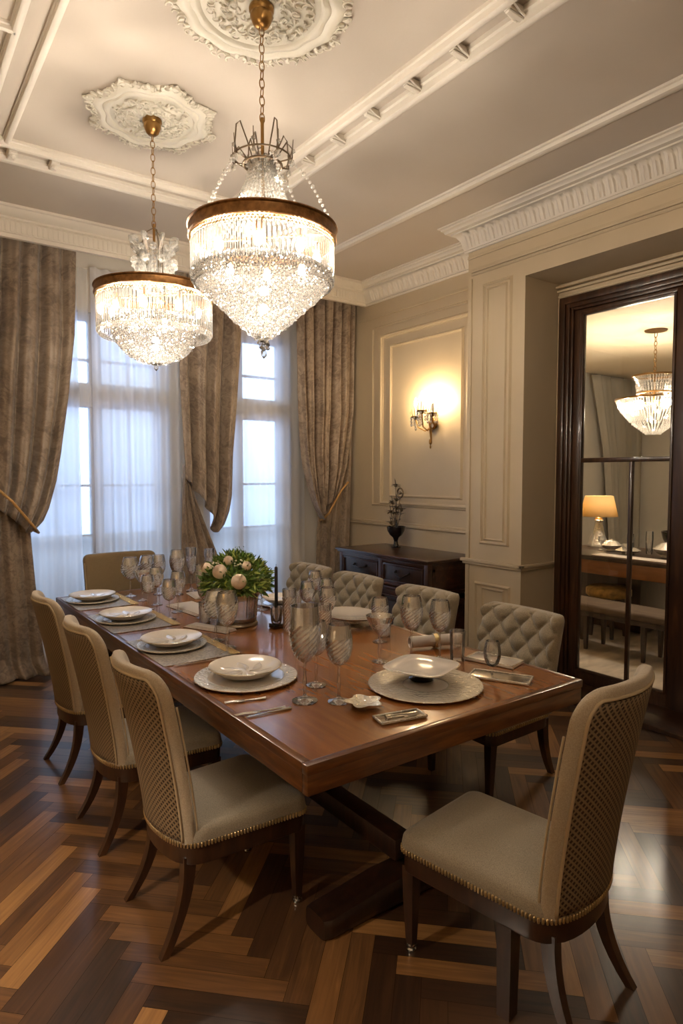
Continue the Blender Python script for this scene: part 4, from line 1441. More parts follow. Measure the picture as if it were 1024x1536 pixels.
# ------------------------------------------------------------------ daylight
w = bpy.data.worlds.new('daylight'); SC.world = w
w.use_nodes = True
nt = w.node_tree
for n_ in list(nt.nodes): nt.nodes.remove(n_)
out = nt.nodes.new('ShaderNodeOutputWorld')
bg = nt.nodes.new('ShaderNodeBackground')
tcw = nt.nodes.new('ShaderNodeTexCoord'); sx = nt.nodes.new('ShaderNodeSeparateXYZ'); nt.links.new(tcw.outputs['Generated'], sx.inputs[0])
cr = nt.nodes.new('ShaderNodeValToRGB')
cr.color_ramp.elements[0].position = .46; cr.color_ramp.elements[0].color = (.26, .38, .66, 1)
cr.color_ramp.elements[1].position = .56; cr.color_ramp.elements[1].color = (.52, .70, 1.0, 1)
mrw = nt.nodes.new('ShaderNodeMapRange'); mrw.inputs[1].default_value = -1; mrw.inputs[2].default_value = 1
nt.links.new(sx.outputs[2], mrw.inputs[0]); nt.links.new(mrw.outputs[0], cr.inputs[0])
nt.links.new(cr.outputs[0], bg.inputs[0]); bg.inputs[1].default_value = 2.4
nt.links.new(bg.outputs[0], out.inputs[0])

# ------------------------------------------------------------------ camera
cd = bpy.data.cameras.new('camera'); co = bpy.data.objects.new('camera', cd); COL.objects.link(co)
cd.sensor_fit = 'VERTICAL'; cd.sensor_height = 36.0; cd.lens = 967.54 / 1536 * 36.0
cd.clip_start = .05
co.location = (0, 0, 1.70)
co.rotation_euler = (radians(90 - 3.3125), 0, -radians(35.917))
SC.camera = co
# ------------------------------------------------------------------ glassware
GZ = TZ + .0015
def flute_wob(n, k):
    return lambda r, z, a: r * (1 + k * cos(n * a)) if r > .012 else r
def shell(mb, prof, t, n=28, wob=None):
    """thin-walled vessel from an outside profile running foot to rim"""
    inner = [(max(.0005, r - t), z + (t if i == 0 else 0)) for i, (r, z) in enumerate(prof)]
    inner[0] = (0.0, prof[0][1] + t)
    mb.lathe([(0, prof[0][1])] + list(prof) + list(reversed(inner)), n, wob=wob)

def facet_shell(mb, prof, t, n=32, rows=20, amp=.03, upto=.72):
    """faceted cut-crystal bowl: alternate points pushed out into little pyramids, plain near the rim"""
    L = [0]
    for (r0, z0), (r1, z1) in zip(prof[:-1], prof[1:]):
        L.append(L[-1] + sqrt((r1 - r0) ** 2 + (z1 - z0) ** 2))
    def at(s):
        for i in range(len(L) - 1):
            if s <= L[i + 1] + 1e-9:
                q = (s - L[i]) / max(1e-9, L[i + 1] - L[i])
                return prof[i][0] + (prof[i + 1][0] - prof[i][0]) * q, prof[i][1] + (prof[i + 1][1] - prof[i][1]) * q
        return prof[-1]
    def f(u, v):
        j = int(round(v * rows)); r, z = at(L[-1] * j / rows)
        i = int(round(u * n))
        k = 1 if .08 < v < upto else 0
        a = 2 * pi * u
        rr = r * (1 + k * amp * (1 if (i + j) % 2 else -1))
        return Vector((rr * cos(a), rr * sin(a), z))
    V = mb.grid(f, n, rows, closeu=True)
    W_ = mb.grid(lambda u, v: Vector((max(.0006, at(L[-1] * v)[0] - t) * cos(2 * pi * u), max(.0006, at(L[-1] * v)[0] - t) * sin(2 * pi * u), at(L[-1] * v)[1] + (t if v == 0 else 0))), n, rows // 2, closeu=True)
    for i in range(n):
        mb.bm.faces.new([V[-1][i], V[-1][(i + 1) % n], W_[-1][(i + 1) % n], W_[-1][i]])

def stem_glass(kind, h):
    root = thing('wine_glass', 'x', 'glass', (0, 0, 0), 0, 'crystal glasses on the dining table')
    K = {
        'goblet': (.045, .46, [(.004, 0), (.016, .03), (.034, .12), (.047, .30), (.053, .50), (.052, .70), (.047, .88), (.043, 1.0)], .16),
        'tallgoblet': (.046, .40, [(.005, 0), (.018, .04), (.036, .13), (.048, .28), (.054, .46), (.055, .62), (.052, .82), (.050, 1.0)], .16),
        'balloon': (.048, .42, [(.004, 0), (.022, .04), (.048, .15), (.064, .33), (.069, .50), (.064, .70), (.054, .88), (.048, 1.0)], .2),
        'flute': (.040, .36, [(.004, 0), (.014, .04), (.024, .14), (.031, .32), (.036, .55), (.039, .78), (.040, 1.0)], .1),
        'coupe': (.045, .55, [(.004, 0), (.014, .06), (.030, .22), (.050, .45), (.066, .70), (.076, .9), (.080, 1.0)], .2),
        'snifter': (.040, .25, [(.004, 0), (.024, .05), (.040, .17), (.050, .36), (.053, .54), (.049, .74), (.043, .9), (.040, 1.0)], .2),
    }[kind]
    fr, sf, bp, cut = K
    sz = h * sf
    f = MB(); f.lathe([(0, 0), (fr, 0), (fr, .0025), (fr * .6, .006), (.012, .012), (.006, .02), (0, .02)], 28)
    f.build('foot', M['glass'], root, 60)
    s = MB(); s.lathe([(0, .018), (.0055, .018), (.0045, sz * .35), (.0075, sz * .5), (.0075, sz * .56), (.0045, sz * .68), (.0045, sz - .004), (.009, sz + .004), (0, sz + .006)], 10)
    s.build('stem', M['glass'], root, 60)
    b = MB()
    prof = [(r, sz + z * (h - sz)) for r, z in bp]
    # finer profile
    fine = []
    for (r0, z0), (r1, z1) in zip(prof[:-1], prof[1:]):
        for q in range(3):
            t = q / 3; fine.append((r0 + (r1 - r0) * t, z0 + (z1 - z0) * t))
    fine.append(prof[-1])
    if kind == 'snifter':
        shell(b, fine, .0016, 32); b.build('bowl', M['glass'], root, 60)
    else:
        facet_shell(b, fine, .0022, 28, 22, .040); b.build('bowl', M['cutglass'], root, 0)
    return root

PROTO = {}
def put_glass(kind, x, y, h, label):
    if kind in ('tallglass', 'tumbler', 'tallcut'):
        b = MB()
        rr = {'tallglass': .042, 'tumbler': .040, 'tallcut': .046}[kind]
        prof = [(rr * .86, 0), (rr * .88, .012), (rr * .92, h * .3), (rr * .97, h * .65), (rr, h)]
        if 'plain' in label:
            shell(b, prof, .003, 32); o = b.build('drinking_glass', M['glass'], None, 60, (x, y, GZ))
        else:
            facet_shell(b, prof, .003, 28, 24, .03, .8); b.lathe([(0, 0), (rr * .8, 0), (rr * .8, .01), (0, .012)], 28)
            o = b.build('drinking_glass', M['cutglass'], None, 0, (x, y, GZ))
        return tag(o, label, 'glass', 'crystal glasses on the dining table')
    if kind not in PROTO:
        PROTO[kind] = (stem_glass(kind, .30), .30, True)
        o = PROTO[kind][0]
    else:
        o = dup(PROTO[kind][0], (0, 0, 0))
    o.location = (x, y, GZ)
    s = h / .30
    o.scale = ((s + 1) / 2, (s + 1) / 2, s)
    tag(o, label)
    return o

GL = [
 ('balloon', 1.585, 4.975, .30, 'balloon wine glass in front of the olive far chair, by the farthest left plate'),
 ('coupe', 1.60, 4.74, .22, 'low wide champagne coupe just behind the farthest left plate setting'),
 ('goblet', 1.795, 4.93, .31, 'crystal goblet before the right half of the olive chair back'),
 ('goblet', 1.905, 4.83, .35, 'tall crystal goblet near the far table end, just left of the tallest flute'),
 ('flute', 2.06, 4.92, .35, 'slender flute at the far table end against the middle curtain'),
 ('goblet', 1.53, 4.02, .26, 'crystal goblet standing beside the third left plate, near the folded napkin'),
 ('goblet', 1.52, 4.40, .24, 'short goblet between the two farthest left plates'),
 ('flute', 1.72, 3.93, .35, 'cut crystal flute immediately left of the flower vase'),
 ('balloon', 1.54, 3.34, .29, 'balloon glass in front of the flowers, on the second place mat edge'),
 ('goblet', 1.46, 3.03, .33, 'tall goblet on the near corner of the second place mat'),
 ('goblet', 1.53, 3.16, .31, 'goblet right behind the one on the near corner of the second place mat'),
 ('tallglass', 1.985, 3.27, .26, 'tall ribbed tumbler standing in front of the dark taper candle'),
 ('tallcut', 2.06, 3.02, .20, 'tall cut crystal tumbler behind the two large near goblets'),
 ('goblet', 2.24, 3.47, .25, 'goblet left of the raised oval platter on the right side'),
 ('goblet', 2.44, 3.55, .24, 'goblet directly behind the raised oval platter on the right side'),
 ('tumbler', 2.27, 3.66, .15, 'short cut tumbler between the flowers and the second-farthest tufted chair'),
 ('goblet', 2.50, 3.77, .26, 'goblet in front of the tufted chair before the sideboard drawers'),
 ('goblet', 2.36, 4.30, .26, 'goblet before the farthest tufted chair'),
 ('coupe', 2.03, 2.475, .235, 'wide cone-shaped coupe left of the two goblets behind the near pedestal plate'),
 ('goblet', 2.175, 2.40, .33, 'large goblet behind the near pedestal plate, between coupe and shorter goblet'),
 ('goblet', 2.30, 2.325, .305, 'cut goblet behind the near pedestal plate beside the square tumbler'),
 ('tumbler', 2.37, 2.27, .15, 'plain tumbler just behind the snifter, by the rolled napkin'),
 ('snifter', 2.31, 1.99, .165, 'round snifter standing on the silver tray at the right'),
 ('tallgoblet', 1.42, 2.22, .40, 'tallest near goblet, beside the nearest left charger plate'),
 ('goblet', 1.53, 2.13, .325, 'clear goblet in front of the tallest near goblet'),
 ('goblet', 1.57, 2.36, .29, 'goblet half hidden behind the tallest near goblet'),
 ('goblet', 1.63, 4.53, .27, 'goblet between the far coupe and the folded napkin'),
 ('tumbler', 1.68, 3.80, .13, 'small cut tumbler at the foot of the flower vase, left side'),
 ('balloon', 1.755, 5.085, .29, 'balloon glass at the far table end right of the farthest left plate'),
 ('goblet', 1.66, 4.20, .28, 'goblet at the left edge of the middle folded napkin'),
 ('goblet', 1.93, 4.28, .30, 'goblet right of the middle folded napkin behind the bouquet'),
 ('flute', 2.22, 4.92, .33, 'flute at the far table end farther right, near the corner of the far napkin'),
 ('balloon', 2.16, 3.93, .27, 'balloon glass between the bouquet and the third tufted setting'),
 ('goblet', 2.16, 3.12, .27, 'goblet beside the tall cut tumbler, left of the raised platter'),
 ('tumbler', 2.38, 2.86, .12, 'small cut tumbler in front of the raised oval platter'),
 ('goblet', 2.28, 2.78, .25, 'goblet between the raised oval platter and the cone-shaped coupe'),
 ('goblet', 2.30, 4.45, .27, 'goblet at the far right of the table behind the flowers'),
]
for g_ in GL: put_glass(*g_)

# ------------------------------------------------------------------ plates
def disc_prof(R, h, well=.7):
    return [(0, 0), (R * .55, 0), (R * .6, .003), (R * well, .006), (R * .97, h), (R, h + .001), (R * .995, h + .004), (R * .95, h + .003), (R * well, .011), (R * .55, .008), (0, .008)]

def charger(R, label, loc, group='silver-rimmed charger plates', q=.74):
    c = thing('charger_plate', label, 'plate', loc, 0, group)
    b = MB(); b.lathe(disc_prof(R, .012), 72); b.build('dish', M['china'], c, 50)
    b = MB(); b.lathe([(R * q, .0115 if q > .7 else .0098), (R * (q + .04), .0135 if q > .7 else .0105), (R * .80, .0135), (R * .96, .0175), (R * 1.0, .0165), (R * 1.008, .013), (R, .010), (R * .97, .0135), (R * q, .007)], 96, wob=lambda r, z, a: r * (1 + .004 * cos(40 * a)))
    tag(b.build('embossed_rim', M['chased'], c, 30), 'embossed silver rim')
    return c

def soup_plate(R, H, label, loc, group='ivory bowls on the charger plates'):
    c = thing('bowl', label, 'bowl', loc, 0, group)
    b = MB(); b.lathe([(0, 0), (R * .45, 0), (R * .5, .004), (R * .75, H * .35), (R * .95, H * .85), (R, H), (R * .985, H + .003), (R * .93, H * .92), (R * .7, H * .5), (R * .4, H * .32), (0, H * .28)], 72)
    b.build('dish', M['china'], c, 60)
    b = MB(); b.lathe([(R * .985, H + .0032), (R * 1.004, H + .001), (R * 1.006, H - .001), (R * .99, H - .002), (R * .985, H + .0032)], 72)
    tag(b.build('silver_rim', M['silver'], c, 60), 'thin silver rim')
    b = MB()
    for k in range(7):
        a = 2 * pi * k / 7
        def f(u, v):
            q = (v - .5) * 2; ww = .30 * (1 - q * q)
            r_ = R * (.12 + .62 * v)
            an = a + (u - .5) * ww * 2 + .5 * v
            zz = H * .34 + (H * .62) * max(0, (r_ / R - .4)) * .9 + .004 * (1 - (2 * u - 1) ** 2)
            return Vector((r_ * cos(an), r_ * sin(an), zz))
        b.grid(f, 6, 8)
    tag(b.build('relief_pattern', M['chinarim'], c, 180), 'pearly leaf relief in the well')
    return c

charger(.235, 'nearest left charger plate with silver rim beside the laid fork and knife', (1.365, 2.635, GZ))
soup_plate(.168, .05, 'nearest left ivory bowl, on the charger beside the laid fork and knife', (1.365, 2.645, GZ + .009))
def mat_(label, x0, x1, y0, y1):
    r = thing('place_mat', label, 'place mat', ((x0 + x1) / 2, (y0 + y1) / 2, GZ), 0, 'silver grey place mats')
    w_, d_ = (x1 - x0) / 2, (y1 - y0) / 2
    b = MB(); b.bb(-w_, w_, -d_, d_, 0, .004, .0015, 1); b.build('cloth', M['mat'], r, 40)
    b = MB(); b.bb(w_ - .055, w_, -d_, d_, .0035, .007, .002, 1); b.bb(-w_ + .055, w_ - .05, d_ - .03, d_, .0035, .006, .002, 1)
    for k in range(int(d_ * 2 / .012)):
        for q in (.008, .022, .036, .050):
            b.ico((w_ - q, -d_ + .006 + .012 * k, .0065), .0052, 1)
    tag(b.build('beaded_border', M['gilt'], r, 40), 'beaded gilt border')
mat_('place mat under the second left plate, its beaded end toward the near goblets', 1.115, 1.53, 3.02, 3.60)
mat_('place mat under the third left plate', 1.115, 1.53, 3.83, 4.42)
mat_('place mat under the farthest left plate', 1.115, 1.53, 4.62, 5.17)
ZM = GZ + .0045
for (y, la, lb) in ((3.36, 'charger plate on the second left place mat', 'ivory bowl on the second left place mat'), (4.15, 'charger plate on the third left place mat', 'ivory bowl on the third left place mat'), (4.93, 'charger plate on the farthest left place mat', 'ivory bowl on the farthest left place mat, before the olive chair')):
    charger(.185, la, (1.29, y, ZM))
    soup_plate(.165, .042, lb, (1.29, y + .005, ZM + .009))
# near head setting: charger plus a square plate raised on a dark foot
charger(.252, 'large chased charger plate at the near head of the table', (1.955, 2.065, GZ), q=.40)
c = thing('pedestal_plate', 'square-edged ivory plate on a short dark foot at the near head setting', 'plate', (1.985, 2.12, GZ + .009), radians(20)); c.location.z += .003
b = MB(); b.lathe([(0, 0), (.055, 0), (.058, .006), (.045, .014), (.04, .03), (.05, .036), (0, .036)], 32); b.build('foot', M['black'], c, 50)
b = MB()
sq = lambda r, z, a: r * (abs(cos(a)) ** 4 + abs(sin(a)) ** 4) ** (-.25) if r > .05 else r
b.lathe([(0, .036), (.05, .036), (.10, .042), (.145, .058), (.150, .063), (.146, .066), (.10, .052), (.05, .046), (0, .046)], 72, wob=sq); b.build('plate', M['china'], c, 60)
b = MB(); b.lathe([(.112, .0555), (.1485, .0665), (.152, .064), (.112, .053)], 72, wob=sq); tag(b.build('embossed_rim', M['chased'], c, 60), 'chased silver edge')
# right side settings
c = thing('pedestal_plate', 'raised oval platter on a dark stand, second setting on the right side', 'plate', (2.40, 3.22, GZ), radians(-10))
c.scale = (1.0, 1.25, 1)
b = MB(); b.lathe([(0, 0), (.12, 0), (.12, .008), (.06, .016), (.055, .032), (.09, .04), (0, .04)], 32); b.build('stand', M['silver'], c, 50)
b = MB(); b.lathe([(0, .04), (.09, .04), (.14, .052), (.165, .066), (.168, .07), (.16, .07), (.12, .06), (0, .05)], 48); b.build('plate', M['chinarim'], c, 60)
charger(.185, 'charger plate before the third tufted chair on the right side', (2.38, 4.02, GZ)); soup_plate(.15, .042, 'ivory bowl before the third tufted chair on the right side', (2.38, 4.02, GZ + .009))
charger(.19, 'charger plate before the farthest tufted chair', (2.40, 4.70, GZ)); soup_plate(.15, .042, 'ivory bowl before the farthest tufted chair', (2.40, 4.70, GZ + .009))

# silver trays, napkins
def tray(name, label, x, y, lx, ly, rz, h=.010, mat='silver', cat='tray', pieces=True):
    r = thing(name, label, cat, (x, y, GZ), rz)
    b = MB(); b.bb(-lx / 2, lx / 2, -ly / 2, ly / 2, 0, h, .003, 2); b.build('body', M[mat], r, 40)
    b = MB()
    for (a0, a1, c0, c1) in ((-lx / 2, lx / 2, -ly / 2, -ly / 2 + .008), (-lx / 2, lx / 2, ly / 2 - .008, ly / 2), (-lx / 2, -lx / 2 + .008, -ly / 2, ly / 2), (lx / 2 - .008, lx / 2, -ly / 2, ly / 2)):
        b.bb(a0, a1, c0, c1, h - .001, h + .004, .0015, 1)
    b.build('raised_edge', M['chased'], r, 40)
    return r
tray('knife_rest', 'small oblong silver cutlery rest nearest the table edge, beside the star dish', 1.615, 1.845, .20, .085, radians(-12), .008)
tray('serving_tray', 'long silver tray under the snifter at the right', 2.315, 1.945, .13, .28, radians(28), .008)
tray('serving_tray', 'silver tray at the right table edge before the nearest tufted chair', 2.50, 2.14, .14, .26, radians(14), .012, 'chinarim')
# cutlery lying on the oblong rest
def cutlery(kind, label, p0, p1, z, width=.022):
    d = Vector((p1[0] - p0[0], p1[1] - p0[1], 0)); L = d.length
    b = MB()
    hl = L * .52
    b.tube([(0, 0, .004), (L * .12, 0, .0042), (L * .35, 0, .004), (hl, 0, .0045)], [.0075, .006, .0035, .0032], 8)
    if kind == 'fork':
        b.bb(hl - .002, hl + L * .12, -width / 2, width / 2, .0025, .0055, .0015, 1)
        for k in range(4):
            yy = -width / 2 + width * (k + .5) / 4
            b.tube([(hl + L * .11, yy, .004), (hl + L * .3, yy, .006), (L, yy, .004)], [.0018, .0018, .0010], 5)
    else:
        b.prism([(hl - .003, -.004), (L * .9, -.008), (L, 0), (L * .96, .007), (hl, .006)], .0028, .005, .0006)
    o = b.build('table_' + kind, M['silver'], None, 50, (p0[0], p0[1], z))
    o.rotation_euler = (0, 0, math.atan2(d.y, d.x))
    return tag(o, label, 'cutlery', 'silver cutlery on the table')
cutlery('fork', 'silver fork lying closest to the nearest left charger plate', (1.30, 2.335), (1.135, 2.385), GZ)
cutlery('fork', 'silver fork lying nearer the table corner, below its twin', (1.31, 2.195), (1.105, 2.235), GZ)
cutlery('knife', 'silver table knife beside the second fork at the nearest left setting', (1.325, 2.175), (1.13, 2.195), GZ)
cutlery('knife', 'silver knife at the near edge of the second place mat', (1.50, 2.965), (1.16, 3.005), GZ)
cutlery('knife', 'silver knife lying on the oblong cutlery rest', (1.55, 1.855), (1.69, 1.825), GZ + .0125)
cutlery('fork', 'silver fork lying on the oblong cutlery rest', (1.54, 1.835), (1.68, 1.805), GZ + .0125)
# star-shaped silver dish
b = MB()
def sw(r, z, a): return r * (1 + .16 * cos(5 * a)) if r > .03 else r
b.lathe([(0, 0), (.04, 0), (.045, .004), (.068, .022), (.071, .026), (.066, .026), (.042, .012), (0, .010)], 60, wob=sw)
tag(b.build('silver_dish', M['chased'], None, 40, (1.575, 2.02, GZ)), 'small star-shaped silver dish in front of the near goblets', 'dish')
# rolled and folded napkins
def napkin_roll(label, x, y, L, R, rz):
    r = thing('rolled_napkin', label, 'napkin', (x, y, GZ + .0055), rz)
    b = MB()
    def f(u, v):
        a = 2 * pi * u * 1.6; rr = R * (1 - .22 * u)
        return Vector(((v - .5) * L, rr * cos(a), R + rr * sin(a) * .95))
    b.grid(f, 48, 12)
    o = b.build('cloth', M['linen'], r, 180); m_ = o.modifiers.new('t', 'SOLIDIFY'); m_.thickness = .004; m_.offset = -1
    b = MB(); b.lathe([(R + .0015, -.015), (R + .005, -.012), (R + .005, .012), (R + .0015, .015), (R + .0015, -.015)], 32, (0, 0, R), axis=Matrix.Rotation(pi / 2, 3, 'Y')); tag(b.build('napkin_ring', M['gilt'], r, 60), 'gilt napkin ring')
napkin_roll('rolled pale napkin before the nearest tufted chair', 2.44, 2.50, .30, .034, radians(-20))
def napkin_fold(label, x, y, lx, ly, rz, h=.014):
    b = MB()
    for k in range(3):
        b.box((0.004 * k, -.003 * k, h / 3 * (k + .5)), (lx - .012 * k, ly - .012 * k, h / 3 * .96), None, .0018, 2)
    o = b.build('folded_napkin', M['linen'], None, 50, (x, y, GZ)); o.rotation_euler = (0, 0, rz)
    tag(o, label, 'napkin', 'folded linen napkins')
napkin_fold('folded linen napkin in the middle of the table left of the flowers', 1.78, 4.22, .20, .46, radians(4))
napkin_fold('folded linen napkin at the near left of the flower vase', 1.63, 3.62, .10, .34, radians(24))
napkin_fold('folded white linen napkin far down the table by the slender flute', 2.08, 4.66, .26, .28, radians(-8))

# ------------------------------------------------------------------ centrepiece
VX, VY = 1.825, 3.64
v = thing('flower_vase', 'ribbed crystal vase holding the bouquet in the centre of the table', 'vase', (VX, VY, GZ))
b = MB(); shell(b, [(.118, .03), (.122, .05), (.124, .10), (.130, .16), (.138, .21)], .005, 96, lambda r, z, a: r * (1 + .022 * cos(36 * a)) if r > .02 else r); b.build('vase_wall', M['cutglass'], v, 60)
b = MB(); b.lathe([(0, 0), (.126, 0), (.130, .006), (.126, .014), (.120, .02), (.122, .03), (0, .03)], 48, wob=lambda r, z, a: r * (1 + .012 * cos(30 * a)) if r > .02 else r); b.build('vase_base', M['pewter'], v, 50)
bq = thing('bouquet', 'round bouquet of cream roses and dense green foliage in the vase', 'flowers', (VX, VY, GZ + .2))
def leaf(mb, p, d, up, L, W, bend=.2):
    d = d.normalized(); s = d.cross(up)
    if s.length < 1e-4: s = d.orthogonal()
    s.normalize(); n_ = s.cross(d)
    prev = None
    for k in range(4):
        t = k / 3
        w_ = W * sin(pi * (.12 + .80 * t)) * .5
        c_ = p + d * (L * t) + n_ * (-bend * L * t * t)
        row = [mb.bm.verts.new(c_ - s * w_), mb.bm.verts.new(c_ + n_ * w_ * .25), mb.bm.verts.new(c_ + s * w_)]
        if prev:
            for i in range(2):
                mb.bm.faces.new([prev[i], prev[i + 1], row[i + 1], row[i]])
        prev = row
rnd = random.Random(11)
for nm, mt_, cnt, seed in (('foliage', 'leaf', 900, 1), ('light_foliage', 'leaf2', 420, 2)):
    b = MB(); rnd = random.Random(seed)
    for k in range(cnt):
        a = rnd.random() * 6.283; e = rnd.uniform(-.42, 1.5)
        dr = Vector((cos(a) * cos(e), sin(a) * cos(e), sin(e)))
        q = rnd.uniform(.62, 1.0) ** .5
        p = Vector((dr.x * .205 * q, dr.y * .205 * q, .06 + dr.z * (.165 if dr.z > 0 else .10) * q))
        dd = (dr + Vector((rnd.uniform(-.7, .7), rnd.uniform(-.7, .7), rnd.uniform(-.5, .6)))).normalized()
        leaf(b, p, dd, Vector((rnd.uniform(-1, 1), rnd.uniform(-1, 1), rnd.uniform(-.2, 1))), rnd.uniform(.035, .065), rnd.uniform(.010, .018), rnd.uniform(-.2, .5))
    if nm == 'foliage':
        b.ico((0, 0, .05), .155, 2, (1, 1, .75))
        for k in range(3):
            p = Vector((-.02 + .03 * k, .02, .2)); b.tube([p, p + Vector((.012, .0, .05)), p + Vector((.03 - .02 * k, .01, .085))], .0015, 5)
            for q in range(6):
                leaf(b, p + Vector((.004 * q, 0, .014 * q + .01)), Vector((rnd.uniform(-1, 1), rnd.uniform(-1, 1), .5)), Vector((0, 0, 1)), .018, .007)
    o = b.build(nm, M[mt_], bq, 180, norm=False); o['kind'] = 'stuff'
def rose(p, r, mat, tilt):
    b = MB()
    R3 = Vector((0, 0, 1)).rotation_difference(tilt.normalized()).to_matrix()
    for ring, (rad, t0, t1, n_) in enumerate(((1.0, 38, 130, 5), (.93, 26, 95, 5), (.86, 16, 70, 4), (.79, 8, 52, 4), (.70, 2, 40, 3))):
        for k in range(n_):
            a0 = 2 * pi * k / n_ + ring * .8
            wd = 2 * pi / n_ * 1.35
            def f(u, v):
                c_ = (2 * u - 1)
                th = radians(t1 + (t0 + 10 * c_ * c_ - t1) * v)
                rr = r * rad * (1 + .07 * v * v + .035 * (u - .5) + .05 * max(0, v - .8) * 5)
                a = a0 + (u - .5) * wd
                return Vector(p) + R3 @ Vector((rr * sin(th) * cos(a), rr * sin(th) * sin(a), rr * cos(th) * .85))
            b.grid(f, 7, 7)
    b.ico(p, r * .62, 2)
    return b
eye = (Vector((0, 0, 1.7)) - Vector((VX, VY, GZ + .26))).normalized()
rt = Vector((eye.y, -eye.x, 0)).normalized() * -1
upv = Vector((0, 0, 1))
for (du, dv, r_) in ((-.10, .155, .044), (.012, .10, .046), (.06, .185, .028), (-.185, .16, .036), (-.05, .215, .03)):
    # seat each bloom on the dome of the bouquet
    k = sqrt(max(.02, 1 - (du / .215) ** 2 - ((dv - .06) / .19) ** 2))
    p = rt * du + upv * dv + Vector((eye.x, eye.y, 0)).normalized() * (.20 * k)
    b = rose(p, r_, M['rose'], (Vector((p.x, p.y, (p.z - .05))) + eye * .12))
    o = b.build('rose', M['rose'], bq, 180, norm=False)
b = MB()
for cx, cy2, cz in ((-.15, .0, .185), (.165, .03, .16), (.13, -.02, .185), (-.03, -.12, .20)):
    for k in range(16):
        p = Vector((cx + rnd.uniform(-.035, .035), cy2 + rnd.uniform(-.035, .035), cz + rnd.uniform(-.02, .02)))
        b.ico(p, .008, 1, (1, 1, .7))
b.build('small_white_blossoms', M['whiteflower'], bq, 60)['kind'] = 'stuff'
# candle
r = thing('candle_holder', 'dark square-footed glass candle holder right of the flower vase', 'candle holder', (1.97, 3.40, GZ))
b = MB(); b.box((0, 0, .014), (.07, .07, .028), None, .004); b.build('base', M['black'], r, 40)
b = MB(); shell(b, [(.028, .028), (.034, .05), (.036, .10), (.036, .13)], .003, 24); b.build('cup', M['glass'], r, 60)
b = MB(); b.lathe([(0, 0), (.011, 0), (.010, .34), (.006, .346), (0, .348)], 14); b.tube([(0, 0, .345), (.001, 0, .362)], .0015, 5)
tag(b.build('taper_candle', M['darkmetal'], None, 40, (1.97, 3.40, GZ + .032)), 'slim dark grey taper candle standing right of the bouquet', 'candle')

# ------------------------------------------------------------------ sideboard
SX, SY0, SY1, SZ = 3.78, 3.96, 5.26, .97
s = thing('sideboard', 'dark carved wooden sideboard with two drawers against the panelled wall', 'sideboard', (4.10, 4.61, 0))
def sb(mb, x0, x1, y0, y1, z0, z1, bev=.004):
    mb.bb(x0 - 4.10, x1 - 4.10, y0 - 4.61, y1 - 4.61, z0, z1, bev)
b = MB(); sb(b, SX - .03, 4.41, SY0 - .02, SY1 + .03, SZ - .022, SZ, .006); sb(b, SX - .015, 4.41, SY0 - .01, SY1 + .015, SZ - .04, SZ - .02, .006); b.build('top', M['side'], s, 40)
b = MB()
sb(b, SX + .02, 4.41, SY0 + .02, SY1 - .02, .67, SZ - .04)            # drawer case
for yy in (SY0 + .01, (SY0 + SY1) / 2 - .025, SY1 - .06):
    sb(b, SX, SX + .05, yy, yy + .05, .08, SZ - .04, .005)
sb(b, SX + .001, SX + .045, SY0 + .02, SY1 - .02, SZ - .075, SZ - .04, .003)
sb(b, SX + .001, SX + .045, SY0 + .02, SY1 - .02, .69, .72, .003)
sb(b, SX - .012, 4.41, SY0, SY1, .655, .685, .008); sb(b, SX + .002, SX + .05, SY0 + .02, SY1 - .02, .60, .655, .003); sb(b, SX - .008, SX + .03, SY0 + .01, SY1 - .01, .59, .605, .005)
sb(b, SX + .06, 4.41, SY0 + .03, SY1 - .03, .08, .60)
sb(b, SX - .01, 4.41, SY0, SY1, .04, .10, .008)
for yy in (SY0 + .03, SY1 - .09):
    for xx in (SX + .02, 4.34):
        sb(b, xx, xx + .06, yy, yy + .06, 0, .045, .008)
b.build('carcass', M['side'], s, 40)
b = MB()
for (z0, z1) in ((.13, .57), (.70, .89)):
    for (x0, x1, a0, a1) in ((SX + .06, 4.36, z1 - .03, z1), (SX + .06, 4.36, z0, z0 + .03), (SX + .06, SX + .10, z0, z1), (4.32, 4.36, z0, z1)):
        sb(b, x0, x1, SY0 - .002 + (.02 if z0 > .5 else .028), SY0 + .04, a0, a1, .004)
b.build('side_panel', M['side'], s, 40)
mid = (SY0 + SY1) / 2
for (a0, a1, kind) in ((SY0 + .07, mid - .035, 1), (mid + .035, SY1 - .07, 0)):
    b = MB(); sb(b, SX + .008, SX + .04, a0, a1, .725, .89, .004); d_ = b.build('drawer', M['darkwood'], s, 40)
    b = MB()
    for (q0, q1, z0, z1) in ((a0, a1, .875, .892), (a0, a1, .723, .740), (a0, a0 + .018, .723, .892), (a1 - .018, a1, .723, .892)):
        sb(b, SX - .002, SX + .02, q0, q1, z0, z1, .004)
    b.build('drawer_moulding', M['side'], d_, 40)
    b = MB(); c0 = (a0 + a1) / 2 - 4.61
    b.tube([(SX - 4.10 + .008, c0 - .09, .83), (SX - 4.10 - .02, c0 - .085, .82), (SX - 4.10 - .024, c0, .775 if kind else .80), (SX - 4.10 - .02, c0 + .085, .82), (SX - 4.10 + .008, c0 + .09, .83)], .006, 6)
    for q in (-.09, .09): b.ico((SX - 4.10 + .004, c0 + q, .83), .014, 2)
    b.build('handle', M['darkmetal'], d_, 60)
